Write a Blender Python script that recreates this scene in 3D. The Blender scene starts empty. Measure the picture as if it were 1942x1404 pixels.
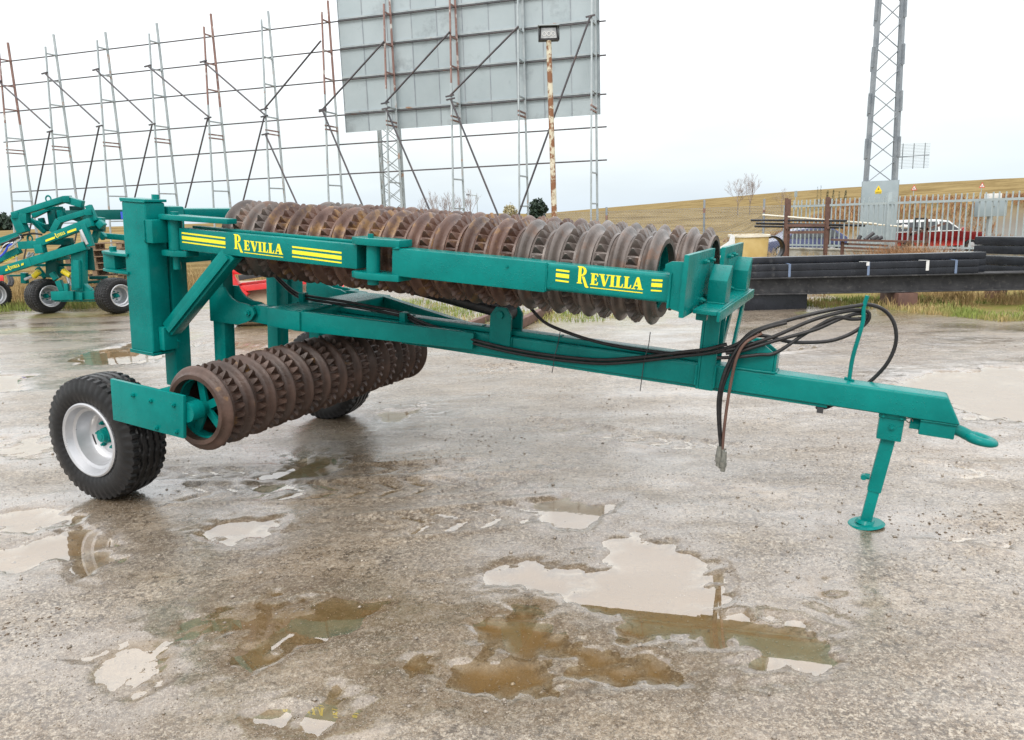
import bpy, bmesh, math, random
import numpy as np
from mathutils import Vector, Matrix

R = math.radians
random.seed(7)
rng = np.random.default_rng(11)
scene = bpy.context.scene
COL = scene.collection

# ------------------------------------------------------------------ camera
W, H, F = 1942.0, 1404.0, 1457.0          # photo size and focal length in its pixels
PITCH, ROLL, CAMH = R(11.3), R(1.9), 1.6
fw = Vector((0, math.cos(PITCH), -math.sin(PITCH)))
up0 = Vector((0, math.sin(PITCH), math.cos(PITCH)))
rt0 = Vector((1, 0, 0))
rt = math.cos(ROLL) * rt0 - math.sin(ROLL) * up0
up = math.sin(ROLL) * rt0 + math.cos(ROLL) * up0
EYE = Vector((0, 0, CAMH))
cam = bpy.data.cameras.new('camera')
cam.sensor_fit = 'HORIZONTAL'
cam.sensor_width = 36
cam.lens = 36 * F / W
cam.clip_start = 0.05
cam.clip_end = 6000
camo = bpy.data.objects.new('camera', cam)
COL.objects.link(camo)
M3 = Matrix((rt, up, -fw)).transposed()
camo.matrix_world = Matrix.Translation(EYE) @ M3.to_4x4()
scene.camera = camo


def ray(x, y):
    return (x - W / 2) * rt - (y - H / 2) * up + F * fw


def ground_at(x, y, z=0.0):
    d = ray(x, y)
    return EYE + d * ((z - CAMH) / d.z)


def at(x, y, Y):
    d = ray(x, y)
    return EYE + d * (Y / d.y)


# ------------------------------------------------------------------ sky and light (wet overcast day)
SUN_EL, SUN_AZ = 48, 200
world = bpy.data.worlds.new('World')
scene.world = world
world.use_nodes = True
wn, wl = world.node_tree.nodes, world.node_tree.links
wn.clear()
wo = wn.new('ShaderNodeOutputWorld')
bg = wn.new('ShaderNodeBackground')
sky = wn.new('ShaderNodeTexSky')
sky.sky_type = 'NISHITA'
sky.sun_disc = False
sky.sun_elevation = R(SUN_EL)
sky.sun_rotation = R(SUN_AZ)
sky.dust_density = 6.0
tc = wn.new('ShaderNodeTexCoord')
sep = wn.new('ShaderNodeSeparateXYZ')
ramp = wn.new('ShaderNodeValToRGB')
cr = ramp.color_ramp
cr.elements[0].position = 0.0
cr.elements[0].color = (0.77, 0.87, 0.96, 1)
cr.elements[1].position = 1.0
cr.elements[1].color = (2.3, 2.3, 2.3, 1)
for p, c in ((0.035, (0.83, 0.92, 0.97)), (0.085, (0.93, 0.985, 0.99)), (0.18, (1.08, 1.10, 1.09)), (0.42, (1.8, 1.8, 1.79))):
    e = cr.elements.new(p)
    e.color = (*c, 1)
cl = wn.new('ShaderNodeTexNoise')
cl.inputs['Scale'].default_value = 3.2
cl.inputs['Detail'].default_value = 4
cmap = wn.new('ShaderNodeMapping')
cmap.inputs['Scale'].default_value = (1, 1, 4)
clr = wn.new('ShaderNodeMapRange')
clr.inputs['From Min'].default_value = 0.3
clr.inputs['From Max'].default_value = 0.7
clr.inputs['To Min'].default_value = 0.93
clr.inputs['To Max'].default_value = 1.08
cmul = wn.new('ShaderNodeVectorMath')
cmul.operation = 'SCALE'
ssc = wn.new('ShaderNodeVectorMath')
ssc.operation = 'SCALE'
ssc.inputs['Scale'].default_value = 0.15
add = wn.new('ShaderNodeVectorMath')
add.operation = 'ADD'
wl.new(tc.outputs['Generated'], sep.inputs[0])
wl.new(sep.outputs['Z'], ramp.inputs[0])
wl.new(tc.outputs['Generated'], cmap.inputs[0])
wl.new(cmap.outputs[0], cl.inputs['Vector'])
wl.new(cl.outputs['Fac'], clr.inputs[0])
wl.new(ramp.outputs[0], cmul.inputs[0])
wl.new(clr.outputs[0], cmul.inputs['Scale'])
wl.new(sky.outputs[0], ssc.inputs[0])
wl.new(cmul.outputs[0], add.inputs[0])
wl.new(ssc.outputs[0], add.inputs[1])
bg.inputs['Strength'].default_value = 1.0
wl.new(add.outputs[0], bg.inputs['Color'])
wl.new(bg.outputs[0], wo.inputs[0])
# the Nishita part is scaled to 0.15 * 0.5 so that the overcast cloud layer leads
ssc.inputs['Scale'].default_value = 0.05

sun = bpy.data.lights.new('sun', 'SUN')
sun.energy = 1.1
sun.angle = R(18)
sun.color = (1, 0.97, 0.93)
suno = bpy.data.objects.new('sun', sun)
COL.objects.link(suno)
sd = Vector((math.sin(R(SUN_AZ)) * math.cos(R(SUN_EL)), math.cos(R(SUN_AZ)) * math.cos(R(SUN_EL)), math.sin(R(SUN_EL))))
suno.rotation_euler = sd.to_track_quat('Z', 'Y').to_euler()
suno.location = (0, 0, 30)

vs = scene.view_settings
vs.view_transform = 'Standard'
vs.look = 'None'
vs.exposure = 0.0
vs.gamma = 1.0
scene.render.film_transparent = False
scene.cycles.max_bounces = 6
scene.cycles.use_denoising = True

# ------------------------------------------------------------------ materials


def new_mat(name):
    m = bpy.data.materials.new(name)
    m.use_nodes = True
    nt = m.node_tree
    b = nt.nodes['Principled BSDF']
    return m, nt, b


def N(nt, typ, **kw):
    n = nt.nodes.new(typ)
    for k, v in kw.items():
        if k.startswith('_'):
            setattr(n, k[1:], v)
        else:
            n.inputs[k.replace('__', ' ')].default_value = v
    return n


def mixc(nt, a, b, fac, blend='MIX'):
    n = nt.nodes.new('ShaderNodeMix')
    n.data_type = 'RGBA'
    n.blend_type = blend
    for i, v in ((6, a), (7, b)):
        if isinstance(v, (tuple, list)):
            n.inputs[i].default_value = (*v[:3], 1)
        else:
            nt.links.new(v, n.inputs[i])
    if isinstance(fac, (int, float)):
        n.inputs[0].default_value = fac
    else:
        nt.links.new(fac, n.inputs[0])
    return n.outputs[2]


def rampf(nt, src, lo, hi, a=0.0, b=1.0):
    n = nt.nodes.new('ShaderNodeMapRange')
    n.inputs[1].default_value = lo
    n.inputs[2].default_value = hi
    n.inputs[3].default_value = a
    n.inputs[4].default_value = b
    nt.links.new(src, n.inputs[0])
    return n.outputs[0]


def noise(nt, scale, detail=4, rough=0.55, vec=None):
    n = nt.nodes.new('ShaderNodeTexNoise')
    n.inputs['Scale'].default_value = scale
    n.inputs['Detail'].default_value = detail
    n.inputs['Roughness'].default_value = rough
    if vec is not None:
        nt.links.new(vec, n.inputs['Vector'])
    return n.outputs['Fac']


def pos(nt, kind='Object'):
    n = nt.nodes.new('ShaderNodeTexCoord')
    return n.outputs[kind]


def paint(name, c1, c2=None, rough=0.4, metallic=0.0, nscale=6.0, lo=0.35, hi=0.65, bump=0.0, bscale=120.0, spec=0.5, coat=0.0,
          c3=None, c3scale=14.0, c3lo=0.6, c3hi=0.7, rvar=0.1, perobj=False, tonev=(0.72, 1.22)):
    m, nt, b = new_mat(name)
    v = pos(nt)
    if perobj:
        oi = nt.nodes.new('ShaderNodeObjectInfo')
        va = nt.nodes.new('ShaderNodeVectorMath')
        va.operation = 'ADD'
        sc_ = nt.nodes.new('ShaderNodeVectorMath')
        sc_.operation = 'SCALE'
        cmb = nt.nodes.new('ShaderNodeCombineXYZ')
        for i in range(3):
            nt.links.new(oi.outputs['Random'], cmb.inputs[i])
        nt.links.new(cmb.outputs[0], sc_.inputs[0])
        sc_.inputs['Scale'].default_value = 37.0
        nt.links.new(v, va.inputs[0])
        nt.links.new(sc_.outputs[0], va.inputs[1])
        v = va.outputs[0]
    n1 = noise(nt, nscale, 6, 0.6, v)
    col = mixc(nt, c1, c2 if c2 else c1, rampf(nt, n1, lo, hi))
    if c3:
        col = mixc(nt, col, c3, rampf(nt, noise(nt, c3scale, 8, 0.65, v), c3lo, c3hi))
    if perobj:
        tone = nt.nodes.new('ShaderNodeCombineColor')
        for i in range(3):
            nt.links.new(rampf(nt, oi.outputs['Random'], 0, 1, *tonev), tone.inputs[i])
        col = mixc(nt, col, tone.outputs[0], 1.0, 'MULTIPLY')
    nt.links.new(col, b.inputs['Base Color'])
    b.inputs['Metallic'].default_value = metallic
    nt.links.new(rampf(nt, noise(nt, nscale * 1.7, 5, 0.6, v), 0.3, 0.7, max(0.02, rough - rvar), min(1, rough + rvar)), b.inputs['Roughness'])
    b.inputs['Specular IOR Level'].default_value = spec
    if coat:
        b.inputs['Coat Weight'].default_value = coat
        b.inputs['Coat Roughness'].default_value = 0.15
    if bump:
        bn = nt.nodes.new('ShaderNodeBump')
        bn.inputs['Strength'].default_value = bump
        bn.inputs['Distance'].default_value = 0.004
        nt.links.new(noise(nt, bscale, 6, 0.65, v), bn.inputs['Height'])
        nt.links.new(bn.outputs[0], b.inputs['Normal'])
    return m


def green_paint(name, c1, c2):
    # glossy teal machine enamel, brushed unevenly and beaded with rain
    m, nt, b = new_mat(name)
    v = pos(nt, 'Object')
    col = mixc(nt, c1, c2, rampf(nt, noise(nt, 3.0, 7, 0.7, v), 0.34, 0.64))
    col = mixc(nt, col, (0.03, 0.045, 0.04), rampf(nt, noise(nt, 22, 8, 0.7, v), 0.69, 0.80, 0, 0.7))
    nt.links.new(col, b.inputs['Base Color'])
    vo = nt.nodes.new('ShaderNodeTexVoronoi')
    vo.inputs['Scale'].default_value = 95
    vo.inputs['Randomness'].default_value = 1
    nt.links.new(v, vo.inputs['Vector'])
    drop = rampf(nt, vo.outputs['Distance'], 0.16, 0.30, 1, 0)
    msk = rampf(nt, noise(nt, 9, 3, 0.6, v), 0.48, 0.56)
    mm = nt.nodes.new('ShaderNodeMath')
    mm.operation = 'MULTIPLY'
    nt.links.new(drop, mm.inputs[0])
    nt.links.new(msk, mm.inputs[1])
    b1 = nt.nodes.new('ShaderNodeBump')
    b1.inputs['Strength'].default_value = 0.55
    b1.inputs['Distance'].default_value = 0.003
    nt.links.new(mm.outputs[0], b1.inputs['Height'])
    b2 = nt.nodes.new('ShaderNodeBump')
    b2.inputs['Strength'].default_value = 0.22
    b2.inputs['Distance'].default_value = 0.003
    nt.links.new(noise(nt, 45, 4, 0.6, v), b2.inputs['Height'])
    nt.links.new(b2.outputs[0], b1.inputs['Normal'])
    nt.links.new(b1.outputs[0], b.inputs['Normal'])
    nt.links.new(rampf(nt, noise(nt, 7, 5, 0.6, v), 0.3, 0.7, 0.16, 0.34), b.inputs['Roughness'])
    b.inputs['Specular IOR Level'].default_value = 0.14
    return m


MT = {}
MT['green'] = green_paint('teal_enamel', (0.0010, 0.132, 0.122), (0.002, 0.192, 0.175))
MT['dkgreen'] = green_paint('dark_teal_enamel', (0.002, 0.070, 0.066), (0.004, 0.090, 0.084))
MT['yellow'] = paint('yellow_vinyl', (0.80, 0.72, 0.02), (0.74, 0.66, 0.02), 0.4)
MT['rust'] = paint('rusty_cast_iron', (0.056, 0.026, 0.018), (0.120, 0.068, 0.050), 0.34, 0.08, 7, bump=0.55, bscale=70, spec=0.45,
                   c3=(0.19, 0.105, 0.040), c3scale=9, c3lo=0.53, c3hi=0.63, rvar=0.12, perobj=True)
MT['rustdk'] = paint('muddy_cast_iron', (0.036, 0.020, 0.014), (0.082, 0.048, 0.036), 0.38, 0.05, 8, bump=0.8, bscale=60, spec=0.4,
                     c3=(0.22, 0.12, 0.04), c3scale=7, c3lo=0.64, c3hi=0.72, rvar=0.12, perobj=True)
MT['rustgrey'] = paint('worn_grey_cast_iron', (0.070, 0.056, 0.050), (0.150, 0.124, 0.110), 0.34, 0.15, 7, bump=0.4, bscale=70, spec=0.5,
                       c3=(0.13, 0.075, 0.05), c3scale=8, c3lo=0.54, c3hi=0.66, rvar=0.12, perobj=True)
MT['tyre'] = paint('wet_black_rubber', (0.006, 0.0065, 0.007), (0.013, 0.013, 0.014), 0.36, 0, 9, bump=0.35, bscale=130, spec=0.3,
                   c3=(0.04, 0.034, 0.028), c3scale=11, c3lo=0.62, c3hi=0.9)
MT['rim'] = paint('silver_rim_paint', (0.42, 0.43, 0.45), (0.52, 0.53, 0.55), 0.36, 0.55, 5)
MT['hose'] = paint('black_hose_rubber', (0.010, 0.010, 0.011), (0.022, 0.022, 0.023), 0.38, 0, 30, bump=0.2, bscale=300, spec=0.3)
MT['steel'] = paint('grey_coupling_steel', (0.16, 0.165, 0.15), (0.26, 0.26, 0.23), 0.4, 0.6, 60, bump=0.3, bscale=200)
MT['galv'] = paint('galvanised_steel', (0.27, 0.315, 0.335), (0.36, 0.405, 0.42), 0.5, 0.25, 3, c3=(0.30, 0.17, 0.10), c3scale=1.8, c3lo=0.60, c3hi=0.70)
MT['galvrust'] = paint('rusted_galvanised_steel', (0.17, 0.095, 0.08), (0.25, 0.155, 0.135), 0.65, 0.1, 3, c3=(0.5, 0.5, 0.48), c3scale=2.2, c3lo=0.57, c3hi=0.66)
MT['pipe'] = paint('dark_pipe_steel', (0.05, 0.052, 0.062), (0.08, 0.07, 0.075), 0.5, 0.3, 3, c3=(0.17, 0.09, 0.06), c3scale=2, c3lo=0.6, c3hi=0.75)
MT['sheet'] = paint('grey_sheet_metal', (0.29, 0.35, 0.375), (0.34, 0.40, 0.425), 0.5, 0.15, 0.55, c3=(0.19, 0.22, 0.235), c3scale=0.8, c3lo=0.58, c3hi=0.75, perobj=True, tonev=(0.95, 1.05))
MT['pylon'] = paint('weathered_pylon_steel', (0.19, 0.22, 0.25), (0.28, 0.31, 0.335), 0.5, 0.3, 2.5)
MT['pylonplate'] = paint('pale_grey_panel_paint', (0.22, 0.275, 0.30), (0.27, 0.325, 0.35), 0.5, 0.1, 2)
MT['fence'] = paint('pale_grey_fence_paint', (0.29, 0.35, 0.37), (0.37, 0.43, 0.44), 0.5, 0.1, 4, c3=(0.30, 0.33, 0.32), c3scale=5, c3lo=0.6, c3hi=0.72)
MT['concrete'] = paint('stained_concrete', (0.30, 0.30, 0.26), (0.42, 0.42, 0.38), 0.8, 0, 2.5, bump=0.4, bscale=60, c3=(0.20, 0.17, 0.11), c3scale=1.6, c3lo=0.52, c3hi=0.7)
MT['black'] = paint('black_lacquered_steel', (0.009, 0.011, 0.015), (0.02, 0.023, 0.03), 0.26, 0.02, 4, bump=0.15, bscale=40, spec=0.3, c3=(0.06, 0.062, 0.066), c3scale=5, c3lo=0.6, c3hi=0.75)
MT['blackrough'] = paint('mill_scale_steel', (0.022, 0.023, 0.026), (0.050, 0.051, 0.054), 0.5, 0.05, 6, spec=0.3, bump=0.3, bscale=50, c3=(0.11, 0.105, 0.10), c3scale=16, c3lo=0.55, c3hi=0.75)
MT['white'] = paint('white_plastic', (0.56, 0.57, 0.56), (0.62, 0.63, 0.62), 0.5)
MT['strap'] = paint('blue_steel_strap', (0.10, 0.15, 0.24), (0.15, 0.2, 0.3), 0.45)
MT['cream'] = paint('cream_painted_tube', (0.56, 0.53, 0.43), (0.64, 0.61, 0.52), 0.5, c3=(0.3, 0.24, 0.15), c3scale=3)
MT['rustbrown'] = paint('rust_brown_steel', (0.085, 0.045, 0.035), (0.14, 0.075, 0.055), 0.65, 0.1, 6, bump=0.4, bscale=60)
MT['lamprust'] = paint('flaking_lamp_post_paint', (0.50, 0.46, 0.34), (0.60, 0.57, 0.45), 0.6, 0, 5, c3=(0.20, 0.085, 0.035), c3scale=3.2, c3lo=0.46, c3hi=0.52)
MT['glass'] = paint('floodlight_glass', (0.30, 0.32, 0.33), (0.45, 0.47, 0.48), 0.15, 0.2, 8)
MT['dark'] = paint('dark_metal', (0.03, 0.032, 0.035), (0.05, 0.05, 0.055), 0.5, 0.2)
MT['red'] = paint('red_machine_enamel', (0.52, 0.020, 0.024), (0.62, 0.03, 0.03), 0.38, 0, 4, coat=0.3)
MT['carred'] = paint('faded_red_car_paint', (0.33, 0.020, 0.022), (0.40, 0.035, 0.03), 0.35, 0, 2, coat=0.5)
MT['carblue'] = paint('dark_blue_car_paint', (0.012, 0.020, 0.085), (0.02, 0.03, 0.11), 0.3, 0, 2, coat=0.6)
MT['carglass'] = paint('dark_car_glass', (0.02, 0.025, 0.03), (0.03, 0.035, 0.04), 0.1)
MT['tan'] = paint('tan_worn_roller_steel', (0.30, 0.225, 0.15), (0.40, 0.31, 0.215), 0.6, 0.1, 3, c3=(0.2, 0.11, 0.06), c3scale=4)
MT['wood'] = paint('weathered_pallet_wood', (0.21, 0.135, 0.085), (0.32, 0.22, 0.14), 0.8, 0, 4, bump=0.3, bscale=40, perobj=True)
MT['trough'] = paint('yellow_fibreglass', (0.48, 0.35, 0.13), (0.56, 0.43, 0.19), 0.5, 0, 4)
MT['paleboard'] = paint('pale_grey_board', (0.5, 0.52, 0.52), (0.6, 0.62, 0.62), 0.6)
MT['bluecap'] = paint('blue_sticker', (0.03, 0.07, 0.5), (0.03, 0.09, 0.55), 0.4)
MT['bark'] = paint('grey_bark', (0.13, 0.105, 0.09), (0.19, 0.16, 0.14), 0.9)
MT['leafdk'] = paint('dark_evergreen_leaf', (0.010, 0.026, 0.016), (0.022, 0.045, 0.026), 0.7, 0, 3)
MT['leafpale'] = paint('pale_dry_leaf', (0.30, 0.27, 0.15), (0.40, 0.36, 0.22), 0.8, 0, 3)
MT['twig'] = paint('fine_twig', (0.22, 0.18, 0.165), (0.28, 0.235, 0.215), 0.9)
MT['straw'] = paint('dry_straw_grass', (0.26, 0.18, 0.075), (0.40, 0.29, 0.135), 0.85, 0, 0.9, c3=(0.22, 0.12, 0.05), c3scale=0.6, c3lo=0.52, c3hi=0.66)
MT['grass'] = paint('green_verge_grass', (0.13, 0.18, 0.035), (0.22, 0.26, 0.06), 0.8, 0, 1.2, c3=(0.36, 0.27, 0.12), c3scale=1.1, c3lo=0.50, c3hi=0.62)
MT['brush'] = paint('russet_dry_weed', (0.20, 0.10, 0.045), (0.33, 0.19, 0.09), 0.9, 0, 1.4)
MT['pebble'] = paint('wet_pebble', (0.15, 0.125, 0.10), (0.30, 0.265, 0.225), 0.4, 0, 9.0, c3=(0.46, 0.41, 0.34), c3scale=14, c3lo=0.60, c3hi=0.66)
MT['mud'] = paint('dark_clod', (0.085, 0.06, 0.04), (0.13, 0.095, 0.065), 0.75, 0, 20, bump=0.6)
MT['signred'] = paint('sign_red', (0.5, 0.03, 0.03), None, 0.5)
MT['signwhite'] = paint('sign_white', (0.72, 0.72, 0.7), None, 0.5)
MT['signyellow'] = paint('sign_yellow', (0.75, 0.55, 0.02), None, 0.5)
MT['signblack'] = paint('sign_black', (0.02, 0.02, 0.02), None, 0.5)
MT['yellowcap'] = paint('yellow_plastic_cap', (0.75, 0.58, 0.02), (0.8, 0.65, 0.03), 0.4)

# ------------------------------------------------------------------ mesh builder


class MB:
    def __init__(self):
        self.v = []
        self.f = []

    def add(self, vs_, fs_):
        o = len(self.v)
        self.v += [tuple(p) for p in vs_]
        self.f += [tuple(i + o for i in f) for f in fs_]
        return self

    def box(self, a, b):
        (x0, y0, z0), (x1, y1, z1) = a, b
        x0, x1 = min(x0, x1), max(x0, x1)
        y0, y1 = min(y0, y1), max(y0, y1)
        z0, z1 = min(z0, z1), max(z0, z1)
        vs_ = [(x0, y0, z0), (x1, y0, z0), (x1, y1, z0), (x0, y1, z0), (x0, y0, z1), (x1, y0, z1), (x1, y1, z1), (x0, y1, z1)]
        return self.add(vs_, [(0, 3, 2, 1), (4, 5, 6, 7), (0, 1, 5, 4), (1, 2, 6, 5), (2, 3, 7, 6), (3, 0, 4, 7)])

    def bar(self, p, q, w, h, upv=(0, 0, 1), w2=None, h2=None):
        p, q = Vector(p), Vector(q)
        d = (q - p).normalized()
        s = d.cross(Vector(upv))
        if s.length < 1e-4:
            s = d.cross(Vector((1, 0, 0)))
        s.normalize()
        u = s.cross(d).normalized()
        w2 = w if w2 is None else w2
        h2 = h if h2 is None else h2
        vs_ = []
        for c, ww, hh in ((p, w, h), (q, w2, h2)):
            for a, b_ in ((-1, -1), (1, -1), (1, 1), (-1, 1)):
                vs_.append(c + s * (a * ww / 2) + u * (b_ * hh / 2))
        return self.add(vs_, [(0, 1, 2, 3), (7, 6, 5, 4), (0, 4, 5, 1), (1, 5, 6, 2), (2, 6, 7, 3), (3, 7, 4, 0)])

    def cyl(self, p, q, r, r2=None, seg=16, caps=True):
        p, q = Vector(p), Vector(q)
        r2 = r if r2 is None else r2
        d = (q - p).normalized()
        a = d.orthogonal().normalized()
        b = d.cross(a)
        vs_ = []
        for c, rr in ((p, r), (q, r2)):
            for i in range(seg):
                t = 2 * math.pi * i / seg
                vs_.append(c + (a * math.cos(t) + b * math.sin(t)) * rr)
        fs_ = [(i, (i + 1) % seg, seg + (i + 1) % seg, seg + i) for i in range(seg)]
        if caps:
            fs_ += [tuple(range(seg - 1, -1, -1)), tuple(range(seg, 2 * seg))]
        return self.add(vs_, fs_)

    def tube(self, pts, r, seg=8, smooth=6):
        pts = [Vector(p) for p in pts]
        if smooth and len(pts) > 2:
            out = []
            P = [pts[0] * 2 - pts[1]] + pts + [pts[-1] * 2 - pts[-2]]
            for i in range(1, len(P) - 2):
                for k in range(smooth):
                    t = k / smooth
                    p0, p1, p2, p3 = P[i - 1], P[i], P[i + 1], P[i + 2]
                    out.append(0.5 * ((2 * p1) + (p2 - p0) * t + (2 * p0 - 5 * p1 + 4 * p2 - p3) * t * t + (3 * p1 - p0 - 3 * p2 + p3) * t ** 3))
            out.append(pts[-1])
            pts = out
        vs_, fs_ = [], []
        prev = None
        for i, p in enumerate(pts):
            d = (pts[min(i + 1, len(pts) - 1)] - pts[max(i - 1, 0)]).normalized()
            a = d.orthogonal().normalized() if prev is None else (prev - d * prev.dot(d)).normalized()
            prev = a
            b = d.cross(a)
            for k in range(seg):
                t = 2 * math.pi * k / seg
                vs_.append(p + (a * math.cos(t) + b * math.sin(t)) * r)
        n = len(pts)
        for i in range(n - 1):
            for k in range(seg):
                fs_.append((i * seg + k, i * seg + (k + 1) % seg, (i + 1) * seg + (k + 1) % seg, (i + 1) * seg + k))
        fs_ += [tuple(range(seg - 1, -1, -1)), tuple(range((n - 1) * seg, n * seg))]
        return self.add(vs_, fs_)

    def prism(self, poly, fn, d0, d1):
        """poly: 2-D outline; fn(a, b, d) -> 3-D point; extruded from d0 to d1"""
        n = len(poly)
        vs_ = [fn(a, b, d0) for a, b in poly] + [fn(a, b, d1) for a, b in poly]
        fs_ = [tuple(range(n - 1, -1, -1)), tuple(range(n, 2 * n))] + [(i, (i + 1) % n, n + (i + 1) % n, n + i) for i in range(n)]
        return self.add(vs_, fs_)

    def lathe(self, prof, fn, seg=48, closed=False):
        """prof: list of (r, a); fn(r, theta, a) -> point"""
        n = len(prof)
        vs_, fs_ = [], []
        for i in range(seg):
            t = 2 * math.pi * i / seg
            for (r, a) in prof:
                vs_.append(fn(r, t, a))
        for i in range(seg):
            j = (i + 1) % seg
            for k in range(n - 1 + (1 if closed else 0)):
                k2 = (k + 1) % n
                fs_.append((i * n + k, j * n + k, j * n + k2, i * n + k2))
        return self.add(vs_, fs_)

    def mesh(self, name, mat, smooth=False, bevel=0.0, angle=35, segs=2):
        me = bpy.data.meshes.new(name)
        me.from_pydata(self.v, [], self.f)
        bm = bmesh.new()
        bm.from_mesh(me)
        bmesh.ops.recalc_face_normals(bm, faces=bm.faces)
        if bevel:
            es = [e for e in bm.edges if len(e.link_faces) == 2 and e.calc_face_angle(0) > R(40)]
            bmesh.ops.bevel(bm, geom=es, offset=bevel, segments=segs, affect='EDGES', profile=0.6, clamp_overlap=True)
        bm.to_mesh(me)
        bm.free()
        if smooth or bevel:
            me.shade_smooth()
            me.set_sharp_from_angle(angle=R(angle))
        me.materials.append(mat)
        return me

    def build(self, name, mat, parent=None, smooth=False, bevel=0.0, angle=35, segs=2):
        me = self.mesh(name, MT[mat] if isinstance(mat, str) else mat, smooth, bevel, angle, segs)
        return link(name, me, parent)


def link(name, data, parent=None):
    o = bpy.data.objects.new(name, data)
    COL.objects.link(o)
    if parent is not None:
        o.parent = parent
    return o


def empty(name, label, cat, loc=(0, 0, 0), group=None, mat=None):
    o = bpy.data.objects.new(name, None)
    COL.objects.link(o)
    o.empty_display_size = 0.2
    if mat is not None:
        o.matrix_world = mat
    else:
        o.location = loc
    return tag(o, label, cat, group)


def tag(o, label, cat, group=None):
    o['label'] = label
    o['category'] = cat
    if group:
        o['group'] = group
    return o


# ------------------------------------------------------------------ value noise for the ground


def vnoise(x, y, seed=0):
    xi, yi = np.floor(x).astype(np.int64), np.floor(y).astype(np.int64)
    fx, fy = x - xi, y - yi
    fx, fy = fx * fx * (3 - 2 * fx), fy * fy * (3 - 2 * fy)

    def h(a, b):
        n = (a * 374761393 + b * 668265263 + seed * 974711) & 0xffffffff
        n = ((n ^ (n >> 13)) * 1274126177) & 0xffffffff
        return ((n ^ (n >> 16)) & 0xffff) / 65535.0
    return (h(xi, yi) * (1 - fx) + h(xi + 1, yi) * fx) * (1 - fy) + (h(xi, yi + 1) * (1 - fx) + h(xi + 1, yi + 1) * fx) * fy


def fbm(x, y, f, oct_=4, seed=0, gain=0.5):
    s, a, t = 0, 1.0, 0
    for i in range(oct_):
        s = s + a * vnoise(x * f, y * f, seed + i)
        t += a
        a *= gain
        f *= 2.03
    return s / t


def sstep(a, b, x):
    t = np.clip((x - a) / (b - a), 0, 1)
    return t * t * (3 - 2 * t)


WATER_Z = -0.012
PUD = [  # outlines in photo pixels, turned into places on the ground; last number is the depth
    ([(945, 1095), (1000, 1068), (1060, 1075), (1130, 1060), (1165, 1008), (1205, 1000), (1275, 1042), (1365, 1098), (1368, 1142), (1300, 1152), (1420, 1172), (1500, 1188), (1527, 1222), (1512, 1252), (1450, 1242), (1400, 1217), (1320, 1207), (1250, 1192), (1150, 1168), (1120, 1140), (1100, 1112), (1000, 1112)], .030),
    ([(928, 1190), (980, 1158), (1040, 1163), (1062, 1188), (1130, 1228), (1245, 1226), (1305, 1280), (1285, 1305), (1240, 1322), (1180, 1322), (1100, 1302), (1000, 1292), (890, 1268), (900, 1258), (1040, 1262), (1075, 1245), (960, 1225)], .030),
    ([(368, 1005), (420, 980), (500, 974), (542, 990), (490, 1018), (425, 1036), (375, 1022)], .03),
    ([(-60, 975), (60, 968), (108, 984), (50, 1010), (-60, 1008)], .03),
    ([(-80, 1040), (80, 1022), (135, 1012), (205, 1033), (265, 1050), (178, 1090), (140, 1062), (60, 1066), (-80, 1066)], .03),
    ([(118, 684), (170, 665), (245, 652), (305, 664), (292, 686), (190, 691)], .03),
    ([(-60, 715), (45, 712), (40, 740), (-60, 752)], .03),
    ([(500, 922), (528, 895), (560, 870), (642, 868), (648, 885), (562, 902), (537, 924)], .03),
    ([(1685, 728), (1730, 712), (1800, 705), (1990, 688), (1990, 803), (1850, 797), (1795, 764), (1720, 745)], .035),
    ([(1022, 988), (1048, 953), (1142, 958), (1147, 972), (1112, 992)], .028),
    ([(350, 1208), (430, 1142), (560, 1132), (585, 1180), (520, 1217), (440, 1228)], .013),
    ([(590, 1175), (625, 1150), (690, 1160), (640, 1190)], .014),
    ([(498, 1352), (520, 1328), (556, 1338), (532, 1364)], .02),
    ([(588, 1345), (640, 1322), (642, 1360), (600, 1370)], .02),
    ([(448, 1240), (480, 1208), (503, 1240), (470, 1268)], .02),
    ([(715, 1236), (760, 1245), (805, 1250), (772, 1272), (740, 1250)], .018),
    ([(715, 783), (800, 772), (812, 782), (742, 795)], .022),
    ([(1530, 1113), (1562, 1108), (1590, 1128), (1572, 1144)], .02),
    ([(165, 1245), (250, 1212), (335, 1218), (318, 1300), (255, 1315), (230, 1262)], .013),
    ([(0, 830), (90, 818), (130, 840), (60, 868), (0, 862)], .014),
]
PUDW = [([tuple(ground_at(x, y)[:2]) for x, y in poly], d) for poly, d in PUD]


def poly_sd(px, py, poly):
    """signed distance (positive inside) from points to an outline"""
    d2 = np.full(px.shape, 1e9)
    ins = np.zeros(px.shape, bool)
    n = len(poly)
    for i in range(n):
        ax, ay = poly[i]
        bx, by = poly[(i + 1) % n]
        ex, ey = bx - ax, by - ay
        wx, wy = px - ax, py - ay
        t = np.clip((wx * ex + wy * ey) / (ex * ex + ey * ey + 1e-12), 0, 1)
        d2 = np.minimum(d2, (wx - ex * t) ** 2 + (wy - ey * t) ** 2)
        c1 = (ay <= py) & (by > py)
        c2 = (ay > py) & (by <= py)
        cr_ = ex * wy - ey * wx
        ins ^= (c1 & (cr_ > 0)) | (c2 & (cr_ < 0))
    d = np.sqrt(d2)
    return np.where(ins, d, -d)


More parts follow.
